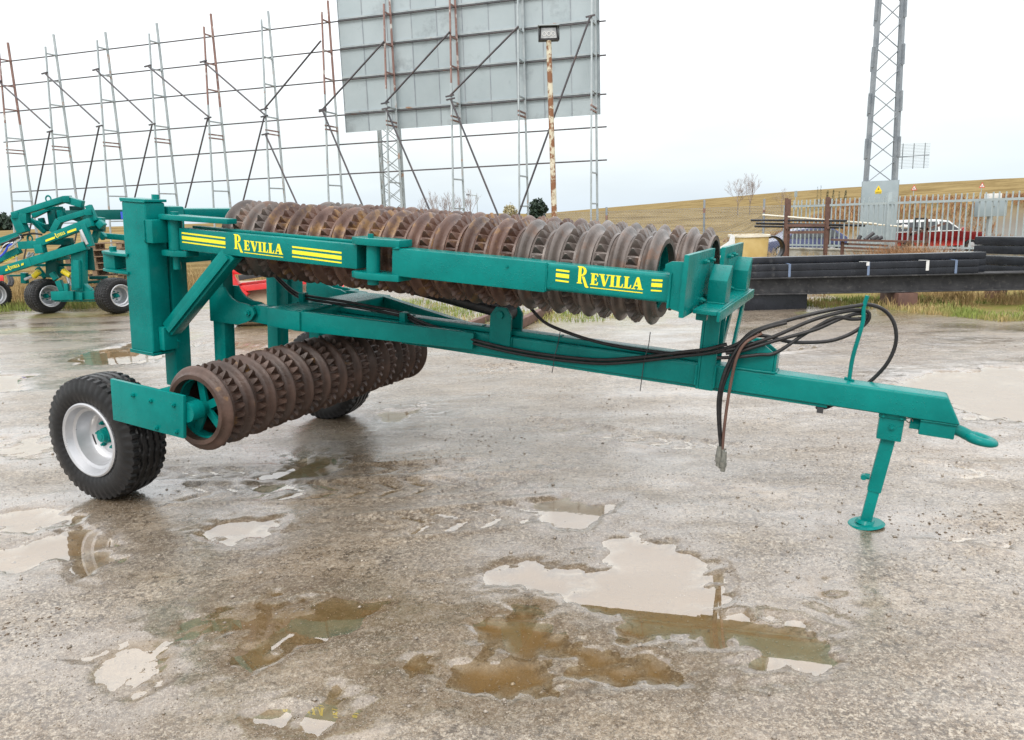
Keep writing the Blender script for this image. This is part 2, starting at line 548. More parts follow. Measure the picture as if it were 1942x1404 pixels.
# machine frame: s along the drawbar towards the hitch, t towards the near side, n up (tilted nose-down)
PSI, ALPHA, WHEEL_R = R(-25.5), R(5.2), 0.38
hd = Vector((math.cos(PSI), math.sin(PSI), 0))
TD = Vector((math.sin(PSI), -math.cos(PSI), 0))
SD = math.cos(ALPHA) * hd - math.sin(ALPHA) * Vector((0, 0, 1))
ND = math.sin(ALPHA) * hd + math.cos(ALPHA) * Vector((0, 0, 1))
MO = ground_at(166, 836, .38) - TD * 1.18
MO.z = WHEEL_R
MMAT = Matrix((SD, -TD, ND)).transposed().to_4x4()
MMAT.translation = MO


def mw(s, t, n):
    return MO + SD * s + TD * t + ND * n


def terrain(x, y):
    """coarse land form: level yard, lower road beyond the fence, gentle stubble hills behind"""
    d = y - 24.0 - 1.2 * np.clip(-(x - 8) * 0.0, 0, 1)
    right = sstep(-2, 8, x)
    z = -1.0 * right * sstep(0, 12, d + np.clip((x - 8.5) * 1.4, 0, 8) * sstep(17, 19, y))
    z = z + (2.5 + 0.6 * right) * sstep(22, 210, d)
    z = z + 7.6 * sstep(90, 300, d) * sstep(55, 210, x)
    z = z + 2.4 * sstep(200, 500, d) * sstep(30, 110, x)
    bank = sstep(22.5, 30, y - 24 + (x - 24) * 0.2) * (1 - sstep(44, 70, d)) * sstep(19.5, 26, x)
    z = z + 2.6 * bank
    z = z + 0.25 * (fbm(x, y, 0.06, 3, 50) - 0.5) * sstep(4, 30, d)
    return z


def ground_z(x, y, fine=True):
    z = terrain(x, y)
    yard = 1 - sstep(20, 25, y)
    if fine:
        z = z + yard * 0.014 * (fbm(x, y, 0.7, 3, 3) - 0.5)
        z = z + yard * 0.009 * (fbm(x, y, 4.0, 3, 9) - 0.5)
        z = z + yard * 0.005 * (fbm(x, y, 20.0, 2, 21, 0.7) - 0.5)
        # tyre tracks curving past the machine
        for (x0, y0, x1, y1, w) in TRACKS:
            ex, ey = x1 - x0, y1 - y0
            L = math.hypot(ex, ey)
            u = ((x - x0) * ex + (y - y0) * ey) / L
            v = (-(x - x0) * ey + (y - y0) * ex) / L + 0.25 * np.sin(u * 0.7)
            inside = (np.abs(v) < w) & (u > 0) & (u < L)
            ph = (u * 5.2 + np.abs(v) / w * 0.9 + 0.25 * (fbm(x, y, 2.0, 2, 78) - 0.5)) % 1.0
            chev = ((ph < 0.36) & (np.abs(v) < w * 0.95) & (np.abs(v) > w * 0.08)).astype(float)
            fade = sstep(0.40, 0.56, fbm(x, y, 0.9, 3, 77))
            edge_ = np.exp(-((np.abs(v) - w * 1.12) / 0.04) ** 2) * (u > 0) * (u < L)
            z = z - np.where(inside, 0.004 + 0.0105 * chev * fade, 0) + 0.010 * edge_ * fade
        depth = np.zeros_like(x)
        shore = np.zeros_like(x)
        for poly, dp in PUDW:
            bx = [p[0] for p in poly]
            by = [p[1] for p in poly]
            m = (x > min(bx) - 1) & (x < max(bx) + 1) & (y > min(by) - 1) & (y < max(by) + 1)
            if not m.any():
                continue
            sdv = poly_sd(x[m], y[m], poly)
            jit = 0.55 * (fbm(x[m], y[m], 3.6, 4, 31, 0.72) - 0.5)
            depth[m] = np.maximum(depth[m], dp * sstep(-0.10, 0.13, sdv + jit))
            shore[m] = np.maximum(shore[m], sstep(-0.22, -0.02, sdv) * (1 - sstep(0.06, 0.20, sdv)))
        z = z - depth + shore * 0.017 * (fbm(x, y, 13.0, 3, 91, 0.75) - 0.5)
        # feet of the machine stand on firm level ground
        for q in CONTACT:
            r = np.hypot(x - q[0], y - q[1])
            k = 1 - sstep(0.16, 0.34, r)
            z = z * (1 - k) + 0.0 * k
    return z


TRACKS = []
for (a, b, w) in (((330, 935), (1100, 880), .16), ((300, 900), (900, 860), .12), ((600, 1010), (1300, 900), .17), ((1150, 905), (1900, 985), .16),
                  ((1000, 800), (1900, 880), .15), ((20, 620), (700, 690), .2), ((900, 700), (1700, 640), .2)):
    A, B = ground_at(*a), ground_at(*b)
    TRACKS.append((A.x, A.y, B.x, B.y, w))
CONTACT = [mw(0, 1.05, -WHEEL_R), mw(0.08, -.96, -WHEEL_R), mw(4.23, -0.03, 0)]


def axis_lines(lo, hi, step, far_lo, far_hi, n=46):
    a = list(np.arange(lo, hi, step))
    up_ = hi + (far_hi - hi) * (np.linspace(0, 1, n) ** 3.2)
    dn = lo - (lo - far_lo) * (np.linspace(0, 1, n) ** 3.2)
    return np.array(sorted(set(np.round(np.concatenate([a, up_, dn[1:]]), 5))))


gx = axis_lines(-5.6, 5.6, 0.026, -1500, 1500, 60)
gy1 = np.arange(1.9, 9.4, 0.022)
gy2 = np.arange(9.4, 26, 0.10)
gy3 = 26 + (2600 - 26) * np.linspace(0, 1, 90) ** 3.0
gy0 = np.array([-400, -120, -40, -15, -6, -2, 0, 1.0, 1.5])
gy = np.concatenate([gy0, gy1, gy2, gy3])
X, Y = np.meshgrid(gx, gy)
Z = ground_z(X.ravel(), Y.ravel()).reshape(X.shape)
nx, ny = len(gx), len(gy)
verts = np.stack([X.ravel(), Y.ravel(), Z.ravel()], 1)
idx = np.arange(nx * ny).reshape(ny, nx)
quads = np.stack([idx[:-1, :-1].ravel(), idx[:-1, 1:].ravel(), idx[1:, 1:].ravel(), idx[1:, :-1].ravel()], 1)
gme = bpy.data.meshes.new('ground')
gme.vertices.add(len(verts))
gme.vertices.foreach_set('co', verts.ravel().astype(np.float32))
gme.loops.add(quads.size)
gme.loops.foreach_set('vertex_index', quads.ravel().astype(np.int32))
gme.polygons.add(len(quads))
gme.polygons.foreach_set('loop_start', np.arange(0, quads.size, 4).astype(np.int32))
gme.update(calc_edges=True)
gme.validate()
gme.shade_smooth()
# zones: 0 gravel yard, 1 straw field
xf, yf = X.ravel(), Y.ravel()
edge = 22.5 + 2.5 * (fbm(xf, yf, 0.35, 3, 5) - 0.5)
edge = np.where(xf > 4.5, np.minimum(edge, 11.5 - 0.9 * sstep(5.6, 6.6, xf) + 1.2 * (fbm(xf, yf, 0.9, 3, 6) - 0.5) + np.clip(6.2 - xf, 0, 3) * 6), edge)
edge = np.where(xf < -5.5, 17.0 + 2.0 * (fbm(xf, yf, 0.5, 3, 8) - 0.5), edge)
field = sstep(-0.8, 0.8, yf - edge)
at1 = gme.attributes.new('field', 'FLOAT', 'POINT')
at1.data.foreach_set('value', field.astype(np.float32))
verge = field * (1 - sstep(1.0, 5.0, yf - edge)) + 0.9 * (fbm(xf, yf, 0.8, 3, 14) > 0.60) * (sstep(9.5, 13.0, yf)) * (1 - field)
road = sstep(12, 15, yf - 24) * (1 - sstep(24, 27, yf - 24)) * (xf > 2)
silt = np.zeros_like(xf)
damp_and_shade = np.zeros_like(xf)
for poly, dp in PUDW:
    bx_ = [p[0] for p in poly]
    by_ = [p[1] for p in poly]
    m_ = (xf > min(bx_) - 1) & (xf < max(bx_) + 1) & (yf > min(by_) - 1) & (yf < max(by_) + 1)
    sd_ = poly_sd(xf[m_], yf[m_], poly) + 0.55 * (fbm(xf[m_], yf[m_], 3.6, 4, 31, 0.72) - 0.5)
    silt[m_] = np.maximum(silt[m_], sstep(-0.02, 0.11, sd_) * min(1, dp / .026))
    damp_and_shade[m_] = np.maximum(damp_and_shade[m_], sstep(-0.38, 0.0, sd_))
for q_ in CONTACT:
    damp_and_shade = np.maximum(damp_and_shade, 1 - sstep(0.12, 0.62, np.hypot(xf - q_[0], (yf - q_[1]) * 1.3)))  # contact shade under wheels and jack foot, painted into the damp mask
for nm_, ar_ in (('silt', silt), ('damp_and_shade', damp_and_shade)):
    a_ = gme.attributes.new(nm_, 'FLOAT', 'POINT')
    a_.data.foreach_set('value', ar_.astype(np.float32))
at2 = gme.attributes.new('verge', 'FLOAT', 'POINT')
at2.data.foreach_set('value', np.clip(verge, 0, 1).astype(np.float32))
at3 = gme.attributes.new('road', 'FLOAT', 'POINT')
at3.data.foreach_set('value', road.astype(np.float32))


def ground_material():
    m, nt, b = new_mat('wet_gravel_and_stubble')
    g = nt.nodes.new('ShaderNodeNewGeometry')
    P = g.outputs['Position']

    def attr(n_):
        a = nt.nodes.new('ShaderNodeAttribute')
        a.attribute_name = n_
        return a.outputs['Fac']
    def mul(a, b_, op='MULTIPLY'):
        n = nt.nodes.new('ShaderNodeMath')
        n.operation = op
        for i, w_ in enumerate((a, b_)):
            if isinstance(w_, (int, float)):
                n.inputs[i].default_value = w_
            else:
                nt.links.new(w_, n.inputs[i])
        return n.outputs[0]

    def vor(scale):
        v = nt.nodes.new('ShaderNodeTexVoronoi')
        v.inputs['Scale'].default_value = scale
        nt.links.new(P, v.inputs['Vector'])
        s_ = nt.nodes.new('ShaderNodeSeparateColor')
        nt.links.new(v.outputs['Color'], s_.inputs[0])
        return v, s_.outputs[0], s_.outputs[1]
    big = noise(nt, 0.45, 5, 0.62, P)
    mid = noise(nt, 2.6, 6, 0.7, P)
    # slick rolled mud (1) against stony gravel (0), drawn out along the way the tractors drive
    mp0 = nt.nodes.new('ShaderNodeMapping')
    mp0.inputs['Rotation'].default_value = (0, 0, 0.35)
    mp0.inputs['Scale'].default_value = (0.55, 1.35, 1)
    nt.links.new(P, mp0.inputs[0])
    slick = rampf(nt, noise(nt, 1.0, 6, 0.68, mp0.outputs[0]), 0.44, 0.62)
    stony = rampf(nt, slick, 0, 1, 1.0, 0.40)
    base = mixc(nt, (0.108, 0.077, 0.048), (0.262, 0.207, 0.148), rampf(nt, mid, 0.38, 0.62))
    base = mixc(nt, base, (0.105, 0.068, 0.036), rampf(nt, big, 0.46, 0.62, 0, 0.8))
    v1, r1, q1 = vor(230)
    v2, r2, q2 = vor(105)
    base = mixc(nt, base, (0.34, 0.295, 0.235), mul(stony, rampf(nt, r1, 0.55, 1.0, 0, 0.90)))
    base = mixc(nt, base, (0.050, 0.038, 0.028), mul(stony, rampf(nt, q1, 0.55, 1.0, 0, 0.85)))
    base = mixc(nt, base, (0.42, 0.375, 0.30), mul(stony, rampf(nt, r2, 0.955, 0.98, 0, 0.75)))
    fl = rampf(nt, noise(nt, 15.0, 6, 0.78, P), 0.53, 0.59)
    lt_ = rampf(nt, noise(nt, 19.0, 6, 0.78, P), 0.52, 0.58)
    base = mixc(nt, base, (0.27, 0.235, 0.19), mul(lt_, 0.40))
    base = mixc(nt, base, (0.060, 0.042, 0.027), mul(fl, rampf(nt, noise(nt, 0.8, 3, 0.5, P), 0.36, 0.55, 0.25, 0.95)))
    f2 = rampf(nt, noise(nt, 48.0, 4, 0.8, P), 0.53, 0.575)
    l2 = rampf(nt, noise(nt, 57.0, 4, 0.8, P), 0.53, 0.575)
    base = mixc(nt, base, (0.42, 0.365, 0.29), mul(mul(l2, stony), 0.75))
    base = mixc(nt, base, (0.042, 0.030, 0.020), mul(mul(f2, stony), 0.75))
    damp_and_shade_ = attr('damp_and_shade')
    base = mixc(nt, base, (0.105, 0.070, 0.036), mul(mul(damp_and_shade_, 0.62), rampf(nt, r1, 0.3, 0.9, 1, 0.35)))  # brown tint for damp shores and for painted contact shade at the machine's feet
    base = mixc(nt, base, (0.160, 0.104, 0.043), attr('silt'))
    # field, verge, road
    wv = nt.nodes.new('ShaderNodeTexNoise')
    mp = nt.nodes.new('ShaderNodeMapping')
    mp.inputs['Scale'].default_value = (0.05, 0.6, 0.6)
    nt.links.new(P, mp.inputs[0])
    nt.links.new(mp.outputs[0], wv.inputs['Vector'])
    wv.inputs['Scale'].default_value = 1.0
    wv.inputs['Detail'].default_value = 6
    straw = mixc(nt, (0.165, 0.124, 0.058), (0.270, 0.205, 0.100), rampf(nt, wv.outputs['Fac'], 0.35, 0.65))
    straw = mixc(nt, straw, (0.115, 0.080, 0.036), rampf(nt, noise(nt, 0.10, 7, 0.72, P), 0.47, 0.62, 0, 0.85))
    vg = mixc(nt, (0.13, 0.15, 0.035), (0.24, 0.175, 0.075), rampf(nt, noise(nt, 1.6, 6, 0.7, P), 0.4, 0.62))
    straw = mixc(nt, straw, (0.16, 0.155, 0.145), attr('road'))
    col = mixc(nt, base, straw, attr('field'))
    col = mixc(nt, col, vg, mul(attr('verge'), 0.75))
    nt.links.new(col, b.inputs['Base Color'])
    rough = mul(rampf(nt, slick, 0, 1, 0.36, 0.11), rampf(nt, noise(nt, 6, 5, 0.7, P), 0.3, 0.7, 0.7, 1.35))
    rough = mul(rough, mul(attr('field'), 0.5), 'ADD')
    nt.links.new(rough, b.inputs['Roughness'])
    yard_ = mul(1.0, attr('field'), 'SUBTRACT')
    nt.links.new(mul(yard_, 0.45), b.inputs['Specular IOR Level'])
    # film of rain water lying over the stones
    film = mul(rampf(nt, noise(nt, 2.2, 5, 0.7, mp0.outputs[0]), 0.36, 0.62, 0.15, 0.85), mul(attr('damp_and_shade'), 0.6), 'ADD')
    nt.nodes[-1].use_clamp = True
    nt.links.new(mul(mul(yard_, film), mul(1.0, attr('silt'), 'SUBTRACT')), b.inputs['Coat Weight'])
    b.inputs['Coat IOR'].default_value = 1.7
    b3 = nt.nodes.new('ShaderNodeBump')
    b3.inputs['Distance'].default_value = 0.012
    nt.links.new(mul(rampf(nt, slick, 0, 1, 0.22, 0.06), rampf(nt, attr('damp_and_shade'), 0, 1, 1.0, 0.4)), b3.inputs['Strength'])
    nt.links.new(noise(nt, 34, 4, 0.75, P), b3.inputs['Height'])
    nt.links.new(b3.outputs[0], b.inputs['Coat Normal'])
    nt.links.new(mul(rampf(nt, slick, 0, 1, 0.30, 0.13), rampf(nt, attr('damp_and_shade'), 0, 1, 1.0, 0.45)), b.inputs['Coat Roughness'])
    b1 = nt.nodes.new('ShaderNodeBump')
    b1.invert = True
    b1.inputs['Distance'].default_value = 0.005
    nt.links.new(rampf(nt, slick, 0, 1, 0.50, 0.07), b1.inputs['Strength'])
    nt.links.new(v1.outputs['Distance'], b1.inputs['Height'])
    b2 = nt.nodes.new('ShaderNodeBump')
    b2.inputs['Distance'].default_value = 0.02
    nt.links.new(mul(rampf(nt, slick, 0, 1, 0.36, 0.10), rampf(nt, attr('silt'), 0, 1, 1.0, 0.2)), b2.inputs['Strength'])
    nt.links.new(noise(nt, 24, 5, 0.7, P), b2.inputs['Height'])
    nt.links.new(b1.outputs[0], b2.inputs['Normal'])
    nt.links.new(b2.outputs[0], b.inputs['Normal'])
    return m


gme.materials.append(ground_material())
go = link('ground', gme)
go['kind'] = 'structure'


def water_material():
    """clear film over the silt: mirror at a low angle, bottom seen where it reflects something dark"""
    m = bpy.data.materials.new('puddle_water')
    m.use_nodes = True
    nt = m.node_tree
    nt.nodes.clear()
    out = nt.nodes.new('ShaderNodeOutputMaterial')
    tr = nt.nodes.new('ShaderNodeBsdfTransparent')
    tr.inputs[0].default_value = (0.93, 0.88, 0.78, 1)
    gl = nt.nodes.new('ShaderNodeBsdfGlossy')
    gl.inputs['Roughness'].default_value = 0.01
    gl.inputs['Color'].default_value = (1, 1, 1, 1)
    fr = nt.nodes.new('ShaderNodeFresnel')
    fr.inputs['IOR'].default_value = 2.6
    mx = nt.nodes.new('ShaderNodeMixShader')
    g = nt.nodes.new('ShaderNodeNewGeometry')
    bm_ = nt.nodes.new('ShaderNodeBump')
    bm_.inputs['Strength'].default_value = 0.03
    bm_.inputs['Distance'].default_value = 0.01
    nt.links.new(noise(nt, 5, 3, 0.5, g.outputs['Position']), bm_.inputs['Height'])
    nt.links.new(bm_.outputs[0], gl.inputs['Normal'])
    fx = nt.nodes.new('ShaderNodeMath')
    fx.operation = 'SUBTRACT'
    fx.inputs[0].default_value = 1.0
    fy = nt.nodes.new('ShaderNodeMath')
    fy.operation = 'MULTIPLY'
    nt.links.new(g.outputs['Backfacing'], fx.inputs[1])
    nt.links.new(fx.outputs[0], fy.inputs[0])
    nt.links.new(fr.outputs[0], fy.inputs[1])
    nt.links.new(fy.outputs[0], mx.inputs[0])
    nt.links.new(tr.outputs[0], mx.inputs[1])
    nt.links.new(gl.outputs[0], mx.inputs[2])
    nt.links.new(mx.outputs[0], out.inputs[0])
    return m


MT['water'] = water_material()
# one level water table just under the yard: it shows only where the ground dips below it
wx, wy = np.linspace(-6.5, 7.5, 8), np.linspace(1.2, 15.5, 8)
wb_ = MB()
wb_.add([(x, y, WATER_Z) for y in wy for x in wx], [(j * 8 + i, j * 8 + i + 1, (j + 1) * 8 + i + 1, (j + 1) * 8 + i) for j in range(7) for i in range(7)])
wo_ = wb_.build('puddle_water', 'water')
if wo_.data.polygons[0].normal.z < 0:
    wo_.data.flip_normals()
wo_['kind'] = 'structure'

# ================================================================== THE FOLDED RING ROLLER
roller = empty('ring_roller', 'large teal farm roller with rusty ring wings folded along its drawbar in the yard', 'farm roller', mat=MMAT)


def m(s, t, n):
    return (s, -t, n)


def mbox(mb, s0, s1, t0, t1, n0, n1):
    return mb.box((s0, -t0, n0), (s1, -t1, n1))


def sn(a, b_, d):        # prism helper: outline in (s, n), depth along t
    return (a, -d, b_)


def tn(a, b_, d):        # outline in (t, n), depth along s
    return (d, -a, b_)


def stp(a, b_, d):       # outline in (s, t), depth along n
    return (a, -b_, d)


def bolt(parent, p, ax, r=0.013, h=0.014, name='bolt'):
    p = Vector(p)
    ax = Vector(ax)
    mb = MB().cyl(p, p + ax * h, r, seg=6).cyl(p + ax * h * .8, p + ax * h * 1.7, r * .5, seg=8)
    return mb.build(name, 'green', parent, smooth=True)


NEAR, FRONT, UP = (0, -1, 0), (1, 0, 0), (0, 0, 1)
# drawbar
mb = MB().prism([(.72, .61), (4.53, .61), (4.46, .735), (.72, .735)], sn, -.066, .066)
drawbar = mb.build('drawbar', 'green', roller, bevel=.014, segs=3)
mbox(MB(), 1.45, 3.95, -.045, .05, .595, .609).build('under_strip', 'green', drawbar, bevel=.003)
mbox(MB(), .60, 3.298, -.060, .035, .737, .768).build('top_rail', 'green', drawbar, bevel=.008)
for s_ in (1.2, 1.5, 2.0, 2.5):
    MB().tube([m(s_, -.02 + .02 * k, .770) for k in range(3)], .006, 6, 2).build('weld_bead', 'green', drawbar, smooth=True)
# A-frame braces, rear cross plate and its arms
for sg in (1, -1):
    t0 = .40 if sg > 0 else -.52
    MB().bar(m(.90, t0, .725), m(1.98, .085 * sg, .685), .05, .125, h2=.10).build('side_brace', 'green', roller, bevel=.008)
cross = mbox(MB(), .70, .96, -.56, .425, .665, .785).build('rear_cross_plate', 'green', roller, bevel=.012)
for (ta, tb) in ((.335, .40), (-.60, -.535)):
    mb = MB().prism([(.52, .70), (.56, .672), (.73, .668), (.73, .782), (.60, .785), (.545, .77)], sn, ta, tb)
    mb.build('hinge_arm', 'green', cross, bevel=.006)
gus = [(.235, .87), (.235, .645), (.47, .648), (.53, .668), (.585, .695), (.612, .735), (.595, .77), (.545, .788), (.48, .792), (.425, .81), (.385, .84), (.362, .875)]
for (ta, tb) in ((.411, .433), (.296, .318), (-.508, -.53), (-.607, -.629)):
    g_ = MB().prism(gus, sn, ta, tb).build('gusset_plate', 'green', roller, bevel=.004)
    bolt(g_, m(.565, max(ta, tb), .735), NEAR, .020, .016)
# upright posts of the centre frame
for (s0, s1, t0, t1, n0, n1) in ((-.05, .052, .43, .555, .20, 1.36), (.235, .335, .32, .409, .20, 1.14), (-.05, .052, -.52, -.395, .20, 1.25),
                                 (.235, .335, -.605, -.532, .20, 1.0), (.235, .335, -1.04, -.95, .20, .72)):
    mbox(MB(), s0, s1, t0, t1, n0, n1).build('upright_post', 'green', roller, bevel=.010)
mbox(MB(), -.048, .05, -.55, .428, 1.275, 1.345).build('top_cross_beam', 'green', roller, bevel=.010)
mbox(MB(), .054, .17, -.60, .54, 1.02, 1.09).build('middle_cross_beam', 'green', roller, bevel=.010)
# near and far towers
for sg in (1, -1):
    ta, tb = (.572, .722) if sg > 0 else (-.70, -.56)
    top = 1.385 if sg > 0 else 1.24
    tw_ = mbox(MB(), -.155, .05, ta, tb, .455, top).build('tower', 'green', roller, bevel=.016, segs=3)
    mbox(MB(), -.162, .058, ta - .006, tb + .006, top + .001, top + .018).build('tower_cap', 'green', tw_, bevel=.004)
    mbox(MB(), -.158, .054, ta - .004, tb + .004, .437, .454).build('tower_foot_plate', 'green', tw_, bevel=.003)
    if sg < 0:
        continue
    MB().cyl(m(.0, .60, top + .018), m(.0, .60, top + .045), .022, seg=6).build('nut', 'green', tw_, smooth=True)
    # latch bracket on the rear side
    for n_ in (1.045, .935):
        MB().prism([(-.12, .735), (-.20, .742), (-.30, .735), (-.37, .715), (-.385, .68), (-.385, .60), (-.12, .58)], stp, n_, n_ + .018).build('latch_plate', 'green', tw_, bevel=.004)
    mbox(MB(), -.375, -.27, .60, .705, .954, 1.044).build('latch_tube', 'green', tw_, bevel=.005)
    MB().cyl(m(-.335, .66, 1.063), m(-.335, .66, 1.09), .022, seg=12).build('latch_pin', 'green', tw_, smooth=True)
    # hinge block, knuckle and pin
    mbox(MB(), .051, .115, .585, .735, 1.145, 1.285).build('hinge_block', 'green', tw_, bevel=.008)
    bolt(tw_, m(.056, .57, .52), FRONT, .022, .03)
# wing beams
for sg in (1, -1):
    f = 1 if sg > 0 else -1

    def mt(s, t, n):
        return m(s, t * f, n)

    def bx(s0, s1, t0, t1, n0, n1, mb_=None):
        return mbox(mb_ or MB(), s0, s1, t0 * f, t1 * f, n0, n1)
    beam = bx(.205, 1.525, .50, .62, 1.108, 1.242).build('wing_beam', 'green', roller, bevel=.009)
    bx(.25, 1.50, .505, .555, 1.243, 1.256).build('top_strip', 'green', beam, bevel=.003)
    pin = MB().cyl(mt(.155, .60, .985), mt(.155, .60, 1.335), .024, seg=16).build('hinge_pin', 'green', beam, smooth=True)
    MB().cyl(mt(.155, .60, 1.105), mt(.155, .60, 1.284), .042, seg=18).build('hinge_knuckle', 'green', beam, smooth=True)
    MB().prism([(.07, .55), (.09, .665), (.17, .672), (.50, .625), (.58, .60), (.58, .52), (.10, .52)], lambda a, b_, d: (a, -b_ * f, d), 1.287, 1.318).build('hinge_plate', 'green', beam, bevel=.005)
    MB().prism([(.085, .55), (.095, .66), (.20, .668), (.26, .62), (.26, .52), (.10, .52)], lambda a, b_, d: (a, -b_ * f, d), 1.068, 1.104).build('hinge_plate', 'green', beam, bevel=.005)
    if sg > 0:
        br = MB().bar(mt(.085, .605, .60), mt(.60, .575, 1.125), .085, .10).build('diagonal_brace', 'green', beam, bevel=.008)
        MB().bar(mt(.115, .662, .60), mt(.60, .632, 1.10), .012, .035).build('brace_rib', 'green', br, bevel=.002)
        bx(.051, .10, .57, .68, .47, .62).build('brace_foot', 'green', br, bevel=.008)
    # middle folding joint
    lug = [(1.505, .50), (1.505, .64), (1.56, .672), (1.66, .672), (1.80, .63), (1.80, .50)]
    for n0, n1 in ((1.246, 1.284), (1.066, 1.102)):
        MB().prism(lug, lambda a, b_, d: (a, -b_ * f, d), n0, n1).build('joint_plate', 'green', beam, bevel=.005)
    MB().cyl(mt(1.625, .61, 1.10), mt(1.625, .61, 1.247), .038, seg=18).build('joint_knuckle', 'green', beam, smooth=True)
    MB().cyl(mt(1.625, .61, 1.035), mt(1.625, .61, 1.067), .032, seg=18).build('joint_pin', 'green', beam, smooth=True)
    MB().cyl(mt(1.60, .60, 1.284), mt(1.60, .60, 1.304), .016, seg=6).build('nut', 'green', beam, smooth=True)
    mid = bx(1.755, 2.635, .492, .628, 1.096, 1.242).build('outer_wing_beam', 'green', roller, bevel=.007)
    bolt(mid, mt(2.43, .628, 1.205), (0, -f, 0), .008, .005)
    fr = bx(2.62, 3.262, .50, .62, 1.108, 1.240).build('wing_beam_end', 'green', roller, bevel=.020, segs=4)
    lugp = [(3.215, 1.285), (3.243, 1.30), (3.30, 1.303), (3.30, 1.078), (3.262, 1.085), (3.244, 1.10), (3.244, 1.245), (3.215, 1.258)]
    MB().prism(lugp, lambda a, b_, d: (a, -d * f, b_), .624, .642).build('end_lug', 'green', fr, bevel=.003)
    so = 0 if sg > 0 else .03
    ep = bx(3.30 + so, 3.322 + so, .06, .66, 1.055, 1.335).build('end_plate', 'green', fr, bevel=.003)
    bx(3.26 + so, 3.299 + so, .50, .62, 1.13, 1.23).build('end_stub', 'green', fr, bevel=.003)
    for (tt, nn) in ((.17, 1.285), (.32, 1.285), (.17, 1.10), (.32, 1.10)):
        bolt(ep, mt(3.322 + so, tt, nn), FRONT, .014, .016)
    MB().cyl(mt(3.12, .26, 1.185), mt(3.30 + so, .26, 1.185), .045, seg=20).build('end_bearing', 'green', ep, smooth=True)

# lettering on the wing ------------------------------------------------------
GLY = {
    'E': (.78, [[(0, 0), (.68, 0), (.73, .28), (.65, .28), (.56, .1), (.37, .1), (.37, .45), (.5, .45), (.5, .35), (.57, .35), (.57, .65), (.5, .65), (.5, .55), (.37, .55), (.37, .9), (.54, .9), (.62, .73), (.70, .73), (.67, 1), (0, 1), (0, .93), (.1, .9), (.1, .1), (0, .07)]]),
    'I': (.52, [[(0, 0), (.47, 0), (.47, .07), (.37, .1), (.37, .9), (.47, .93), (.47, 1), (0, 1), (0, .93), (.1, .9), (.1, .1), (0, .07)]]),
    'L': (.72, [[(0, 0), (.64, 0), (.69, .33), (.61, .33), (.53, .1), (.37, .1), (.37, .9), (.47, .93), (.47, 1), (0, 1), (0, .93), (.1, .9), (.1, .1), (0, .07)]]),
    'V': (.96, [[(.42, -.02), (.58, -.02), (.86, .9), (.98, .93), (.98, 1), (.64, 1), (.64, .93), (.76, .9), (.58, .28), (.40, .9), (.50, .93), (.50, 1), (-.02, 1), (-.02, .93), (.1, .9)]]),
    'A': (1.0, [[(0, 0), (.34, 0), (.34, .07), (.22, .1), (.28, .27), (.43, .27), (.43, .38), (.32, .38), (.43, .72), (.43, 1.03), (.40, 1.03), (.12, .1), (0, .07)],
                [(.4305, .27), (.54, .27), (.60, .1), (.48, .07), (.48, 0), (1, 0), (1, .07), (.9, .1), (.60, 1.03), (.4305, 1.03), (.4305, .72), (.52, .38), (.4305, .38)]]),
}
_bo = [(.372 + .46 * math.sin(a), 1.09 + .41 * math.cos(a)) for a in np.linspace(0, math.pi, 14)]
_bi = [(.372 + .20 * math.sin(a), 1.09 + .30 * math.cos(a)) for a in np.linspace(math.pi, 0, 14)]
GLY['R'] = (1.12, [[(0, 0), (.48, 0), (.48, .08), (.37, .12), (.37, 1.5), (0, 1.5), (0, 1.42), (.1, 1.38), (.1, .12), (0, .08)], _bo + _bi,
                   [(.42, .66), (.66, .62), (1.0, -.16), (1.10, -.22), (1.08, -.30), (.84, -.30), (.76, -.22)]])


def lettering(parent, s0, s1, base_l, base_r, height, t):
    total = sum(GLY[c][0] for c in 'REVILLA') + .10
    k = (s1 - s0) / total
    x = 0
    ky = height

    def put(a, b_, d):
        s_ = s0 + a * k
        return m(s_, t + d, base_l + (base_r - base_l) * (s_ - s0) / (s1 - s0) + b_ * ky)
    for c in 'REVILLA':
        wd, polys = GLY[c]
        mb_ = MB()
        for i, poly in enumerate(polys):
            mb_.prism([(a + x, b_) for a, b_ in poly], put, .0003, .0016 + .0002 * i)
        mb_.build('letter', 'yellow', parent)
        x += wd + (.10 if c == 'R' else 0)
    MB().prism([(1.25, -.28), (total, -.28), (total, -.20), (1.25, -.20)], put, .0003, .0016).build('underline', 'yellow', parent)


def stripes(parent, s0, s1, n_l, n_r, t, sizes):
    for (a, b_) in sizes:
        MB().prism([(s0, n_l + a), (s1, n_r + a), (s1, n_r + b_), (s0, n_l + b_)], lambda p, q, d: m(p, d, q), t + .0003, t + .0016).build('stripe', 'yellow', parent)


wb = [o for o in roller.children if o.name.startswith('wing_beam') and not o.name.startswith('wing_beam_end')][0]
fb = [o for o in roller.children if o.name.startswith('wing_beam_end')][0]
lettering(wb, .65, 1.015, 1.150, 1.145, .0575, .62)
stripes(wb, .232, .582, 1.155, 1.148, .62, ((0, .008), (.020, .041), (.053, .063)))
stripes(wb, 1.082, 1.424, 1.137, 1.131, .62, ((0, .008), (.020, .041), (.053, .063)))
lettering(fb, 2.795, 3.118, 1.157, 1.157, .0545, .62)
stripes(fb, 2.686, 2.754, 1.157, 1.155, .62, ((0, .008), (.020, .039), (.049, .058)))
stripes(fb, 3.155, 3.205, 1.156, 1.158, .62, ((0, .007), (.020, .038), (.046, .055)))

